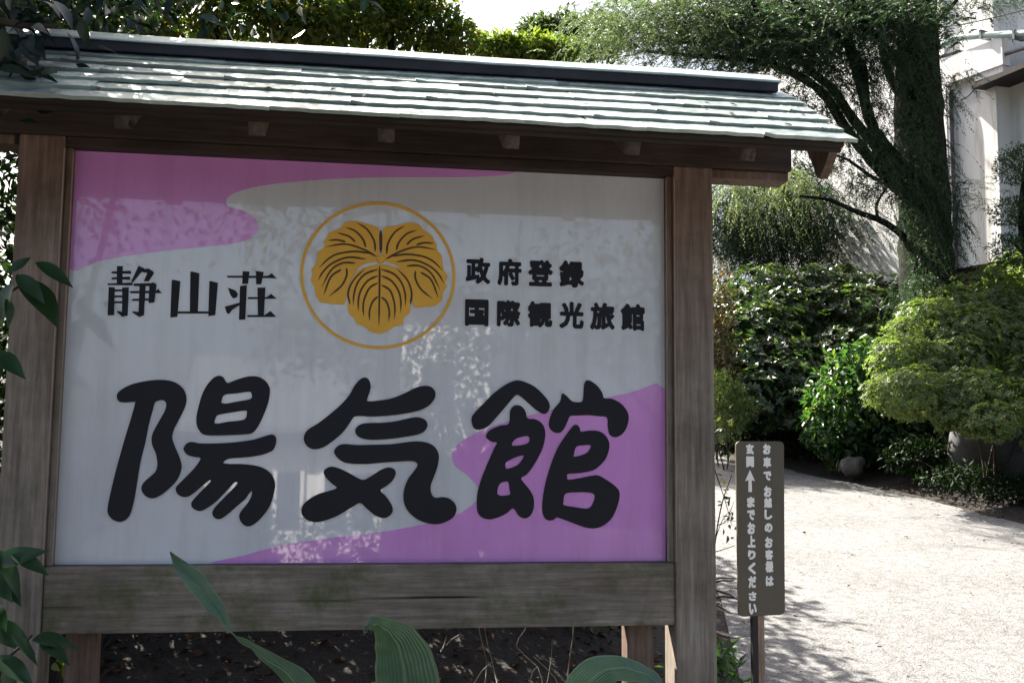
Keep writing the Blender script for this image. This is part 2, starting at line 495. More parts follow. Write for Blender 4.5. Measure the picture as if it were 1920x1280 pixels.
Z1, Z2, Z3, ZC = (180, 680, 4.0), (540, 680, 4.0), (840, 680, 4.0), (550, 360, 4.13)
T = lambda s: [tuple(float(v) for v in q.split(",")) for q in s.split()]
brush = {
 "sunny": (Z1, [
  "158,255 175,215 260,165 390,135 500,128 590,145 655,195 680,265 665,340 615,440 585,500 572,560 590,620 620,690 642,760 635,820 600,890 540,950 480,995 420,1015 365,990 342,940 360,895 410,850 450,810 462,750 450,680 425,620 418,570 430,520 470,445 515,365 528,320 520,290 495,280 455,288 438,310 425,360 400,450 370,600 340,720 320,830 300,960 275,1080 245,1155 190,1190 130,1175 92,1130 90,1080 105,1000 140,850 180,700 220,560 260,430 295,300 280,293 220,297 175,290",
  "880,115 920,97 955,108 975,140 995,150 1060,125 1140,103 1210,103 1265,130 1300,180 1303,240 1285,320 1240,430 1200,500 1160,530 1080,538 960,543 840,543 790,525 758,470 755,400 775,310 800,230 835,165",
  "965,240 1060,228 1150,217 1167,235 1160,270 1060,290 980,305 945,300 943,285",
  "920,390 1030,370 1120,358 1132,380 1110,425 1000,440 905,455 890,440 900,410",
  "658,640 680,605 720,592 780,603 900,603 1040,595 1180,575 1270,548 1315,537 1345,550 1352,590 1335,645 1300,670 1240,690 1150,705 1020,715 985,722 955,748 1000,757 1100,758 1200,770 1270,795 1320,840 1343,900 1335,980 1300,1080 1240,1160 1190,1205 1140,1225 1100,1205 1075,1160 1085,1115 1130,1060 1165,1000 1170,960 1155,970 1120,1020 1050,1080 980,1140 930,1170 890,1160 873,1125 890,1085 950,1020 1020,950 1060,905 1055,893 1035,900 980,960 900,1040 830,1090 780,1110 730,1090 715,1055 735,1020 790,960 850,900 862,885 850,880 800,920 740,970 690,1002 640,1000 605,970 603,930 640,890 700,830 750,775 785,715 740,705 690,690 665,665"]),
 "spirit": (Z2, [
  "540,125 575,110 605,125 620,170 612,220 595,270 600,288 680,283 780,265 880,225 960,185 1030,172 1080,185 1105,225 1095,275 1050,325 980,358 880,380 760,395 650,403 560,400 500,403 470,440 420,510 350,575 270,630 200,648 150,630 122,590 122,545 150,500 230,450 320,380 400,310 460,240 500,170",
  "545,460 620,450 720,448 820,435 900,417 970,407 1025,425 1045,460 1030,505 980,535 880,555 760,570 640,577 560,567 515,540 505,500",
  "345,665 370,625 420,608 520,615 640,613 760,610 860,598 960,588 1040,597 1100,630 1130,690 1122,770 1095,850 1070,920 1075,980 1105,1010 1160,1005 1215,1020 1255,1060 1262,1110 1235,1160 1170,1195 1100,1208 1010,1190 940,1150 890,1095 866,1030 870,950 900,870 945,810 970,770 960,745 920,735 820,740 700,748 600,757 500,757 420,745 370,710",
  "275,800 315,778 370,785 450,820 530,865 570,875 620,850 690,805 750,783 795,795 808,830 785,880 740,920 695,955 735,1000 775,1060 785,1110 755,1150 710,1162 650,1140 590,1090 540,1050 480,1080 380,1140 280,1180 200,1192 140,1175 103,1130 105,1080 140,1035 220,985 320,955 365,935 330,905 285,860 268,825"]),
 "hall": (Z3, [
  "175,430 190,385 260,310 340,230 420,170 480,140 525,132 580,145 650,180 710,235 750,285 762,330 745,370 715,383 670,360 610,310 560,265 518,240 485,265 430,330 360,410 300,475 240,500 195,490",
  "465,360 490,325 520,317 555,330 580,365 595,415 650,422 700,450 725,500 725,570 700,660 640,770 590,835 548,862 565,895 610,950 640,1010 642,1080 620,1140 575,1165 530,1145 500,1100 478,1092 440,1125 380,1155 310,1172 250,1155 220,1110 215,1040 225,950 260,840 310,720 350,630 365,598 325,590 290,565 288,535 320,500 390,470 455,455",
  "495,580 530,560 590,548 610,565 600,600 540,617 485,620 478,610",
  "440,740 500,710 560,693 560,715 520,765 450,793 430,785 430,755",
  "385,910 410,893 450,893 460,950 463,985 400,995 370,980 372,940",
  "840,290 850,240 863,230 890,250 925,285 960,295 1005,288 1015,240 1020,165 1040,132 1075,140 1120,175 1155,225 1170,265 1230,270 1300,310 1345,370 1352,430 1330,500 1290,545 1245,557 1210,535 1198,480 1190,410 1130,400 1050,392 970,395 915,400 895,440 865,500 830,525 785,515 757,475 762,420 790,350",
  "930,480 960,463 985,485 995,515 1050,508 1120,510 1170,535 1205,590 1205,650 1180,720 1130,775 1085,805 990,825 900,832 893,855 903,875 990,862 1080,845 1130,845 1200,885 1260,930 1285,975 1275,1050 1240,1140 1190,1200 1120,1235 1040,1235 950,1205 870,1175 815,1158 790,1175 750,1180 720,1155 706,1100 712,1000 735,880 775,750 820,640 870,560",
  "960,630 1010,618 1065,617 1065,640 1030,680 950,703 942,690",
  "880,980 960,970 1040,970 1095,985 1090,1040 1050,1090 950,1080 870,1065 865,1040"]),
}
items = [([[panel_xz(x, y, ZFULL) for x, y in closed_smooth(sw1, 3)]], -0.0002, 0.0012, 0), ([[panel_xz(x, y, ZFULL) for x, y in closed_smooth(sw2, 3)]], -0.0002, 0.0012, 0)]
# keep the swooshes inside the panel edges
for it in items:
    it[0][0][:] = [(min(max(x, -0.9165), 0.9165), min(max(z, 1.168), 2.3965)) for x, z in it[0][0]]
for key, (zm, outl) in brush.items():
    items.append(([cl(T(s), zm) for s in outl], -0.0012, 0.0030, 0))
# crest: ring and three leaves
pc = np.array(panel_xz(660, 643, ZC)); prx = panel_xz(1255, 643, ZC)[0] - pc[0]; prz = pc[1] - panel_xz(660, 1215, ZC)[1]
ang = np.arange(96) * 2 * math.pi / 96
ring = [[(pc[0] + math.cos(a) * prx * k, pc[1] + math.sin(a) * prz * k) for a in ang] for k in (1.0, 0.962)]
items.append((ring, -0.0012, 0.002, 0))
leaf_b = T("560,585 660,560 780,580 860,610 900,700 912,800 905,870 903,930 870,960 850,985 845,1025 800,1035 770,1050 720,1080 655,1097 600,1080 550,1042 520,1030 490,1022 478,985 450,960 428,935 422,880 425,760 450,690 490,620")
leaf_l = T("665,520 662,400 662,285 600,258 540,240 480,226 400,237 380,262 360,282 300,305 270,325 262,350 240,380 238,430 205,452 190,465 188,500 182,540 160,580 140,600 150,640 135,680 150,710 165,735 175,800 195,835 215,855 300,864 375,872 400,858 412,800 430,720 460,655 490,605 545,560 620,545")
leaf_r = T("690,520 692,400 695,285 740,272 800,262 900,238 960,247 985,262 1000,290 1050,320 1080,350 1090,380 1110,405 1110,450 1140,480 1150,505 1155,560 1165,605 1195,660 1175,700 1190,735 1158,780 1152,835 1125,860 1098,880 1000,891 935,890 922,800 905,715 880,640 820,580 745,548")
for lf in (leaf_l, leaf_r, leaf_b):
    items.append(([cl(lf, ZC, 2)], -0.0012, 0.003 if lf is not leaf_b else 0.0036, 0))
meshes = poly_meshes(items)
names = ["pink_swoosh", "pink_swoosh", "brush_character", "brush_character", "brush_character"]
for nm, me in zip(names, meshes[:5]):
    link(nm, me, panel, m_pink if "pink" in nm else m_ink)
crest = bpy.data.objects.new("leaf_crest", meshes[5]); COL.objects.link(crest); meshes[5].materials.append(m_gold); crest.name = "crest_ring"; crest.parent = panel
def strip(zpts, w0, w1, y, zoom=ZC):
    P = smooth_path([(x, yy) for x, yy in zpts], 5); out_l, out_r = [], []
    W = np.array([panel_xz(x, yy, zoom) for x, yy in P]); Tn = unit(np.gradient(W, axis=0)); S = np.stack([-Tn[:, 1], Tn[:, 0]], 1)
    t = np.linspace(0, 1, len(W)); w = (w0 + (w1 - w0) * t)[:, None] * np.minimum(1, np.minimum(t * 6 + 0.4, (1 - t) * 5 + 0.15))[:, None]
    A, B = W + S * w / 2, W - S * w / 2
    V = [(a[0], y, a[1]) for a in A] + [(b[0], y, b[1]) for b in B]; n = len(W)
    return np.array(V), np.array([(i, i + 1, n + i + 1, n + i) for i in range(n - 1)])
vb = ["668,575 666,800 662,1040", "655,600 560,635 500,700 470,790 463,880", "655,650 575,690 520,770 503,850 505,925", "655,705 590,745 550,830 540,900 545,965", "655,810 615,850 590,920 590,1000",
      "680,600 775,635 835,700 865,790 866,890", "680,650 760,690 815,770 832,850 830,935", "680,720 745,760 775,830 786,900 782,985", "680,815 720,850 742,920 738,1005"]
vl = ["634,460 625,380 570,290 490,240", "560,430 540,370 480,305 400,275", "480,388 430,345 340,318", "405,388 340,373 270,378", "640,500 540,445 400,405 245,428", "600,478 480,462 350,480 270,520 200,590", "560,520 420,508 300,555 230,620 190,690", "480,552 380,552 290,610 220,740", "412,590 412,650 370,730 275,810", "372,600 290,660 235,800"]
vr = [" ".join("%g,%g" % (1357 - float(q.split(",")[0]), float(q.split(",")[1]) + 22) for q in s.split()) for s in vl]
for me, vv, y in ((meshes[6], vl, -0.0046), (meshes[7], vr, -0.0046), (meshes[8], vb, -0.0052)):
    lo = link("crest_leaf", me, panel, m_gold)
    VF = [strip(T(s), 0.0068, 0.0052, y) for s in vv]
    VF.append(strip([(677, 300), (677, 480)], 0.010, 0.008, -0.0051) if vv is vl else strip([(440, 870), (425, 780), (470, 680), (560, 590)] if vv is not vb else [(905, 870), (915, 780), (880, 680), (800, 595)], 0.006, 0.005, y - 0.0004))
    vo = leaf_part("vein", VF, m_vein, panel)
P0 = np.array(panel_xz(677, 522, ZC))
bm = bmesh.new(); bmesh.ops.create_cone(bm, segments=18, radius1=0.0135, radius2=0.011, depth=0.006, cap_ends=True, matrix=Matrix.Translation((P0[0], -0.0055, P0[1])) @ Matrix.Rotation(math.pi / 2, 4, 'X'))
link("crest_heart", bm_mesh("crest_heart", bm), panel, m_gold)

# Mincho-style name (three characters), stroke by stroke; every stroke sits a hair proud of the last
ZM = (180, 480, 5.0526)
mincho = [
 ["200,95 255,97 250,275 198,275", "150,148 330,140 335,170 150,166", "150,205 320,195 325,225 150,222", "110,262 345,252 350,278 112,276", "122,295 178,298 172,560 112,562", "250,300 312,298 300,565 248,575 200,530 205,520 248,530",
  "165,318 265,318 265,335 165,335", "165,375 265,375 265,392 165,392", "165,430 262,430 262,447 165,447", "405,95 460,118 350,250 335,245", "430,128 500,120 545,150 548,165 500,240 455,240 490,160 430,152", "360,262 520,258 545,250 575,270 552,440 500,445 508,285 360,285", "415,285 470,285 455,560 410,578 345,535 350,525 405,530",
  "325,335 575,330 590,312 622,350 575,352 325,352", "345,408 540,402 540,420 345,425"],
 ["895,152 910,147 980,165 965,530 890,530", "718,230 735,225 800,240 772,575 705,582", "1075,242 1090,238 1155,255 1130,560 1065,570", "760,525 1075,525 1075,545 760,545"],
 ["1245,188 1630,188 1665,165 1715,213 1640,210 1245,205", "1390,145 1455,148 1440,265 1385,265", "1515,142 1590,152 1565,268 1518,268", "1365,285 1430,275 1415,600 1355,605", "1250,300 1320,325 1345,360 1335,390 1300,402 1275,370", "1220,480 1370,440 1370,460 1290,510 1260,550 1240,540", "1530,300 1605,300 1590,570 1535,570", "1440,390 1620,390 1660,358 1712,405 1440,408", "1435,560 1600,558 1655,520 1705,577 1435,578"],
]
for strokes in mincho:
    it = [([[panel_xz(x, y, ZM) for x, y in T(s)]], -0.0012, 0.0010 + 0.00015 * i, 0) for i, s in enumerate(strokes)]
    V, F = [], []
    bm = bmesh.new()
    for me in poly_meshes(it):
        bm.from_mesh(me); bpy.data.meshes.remove(me)
    link("lettering_character", bm_mesh("lettering_character", bm), panel, m_ink)

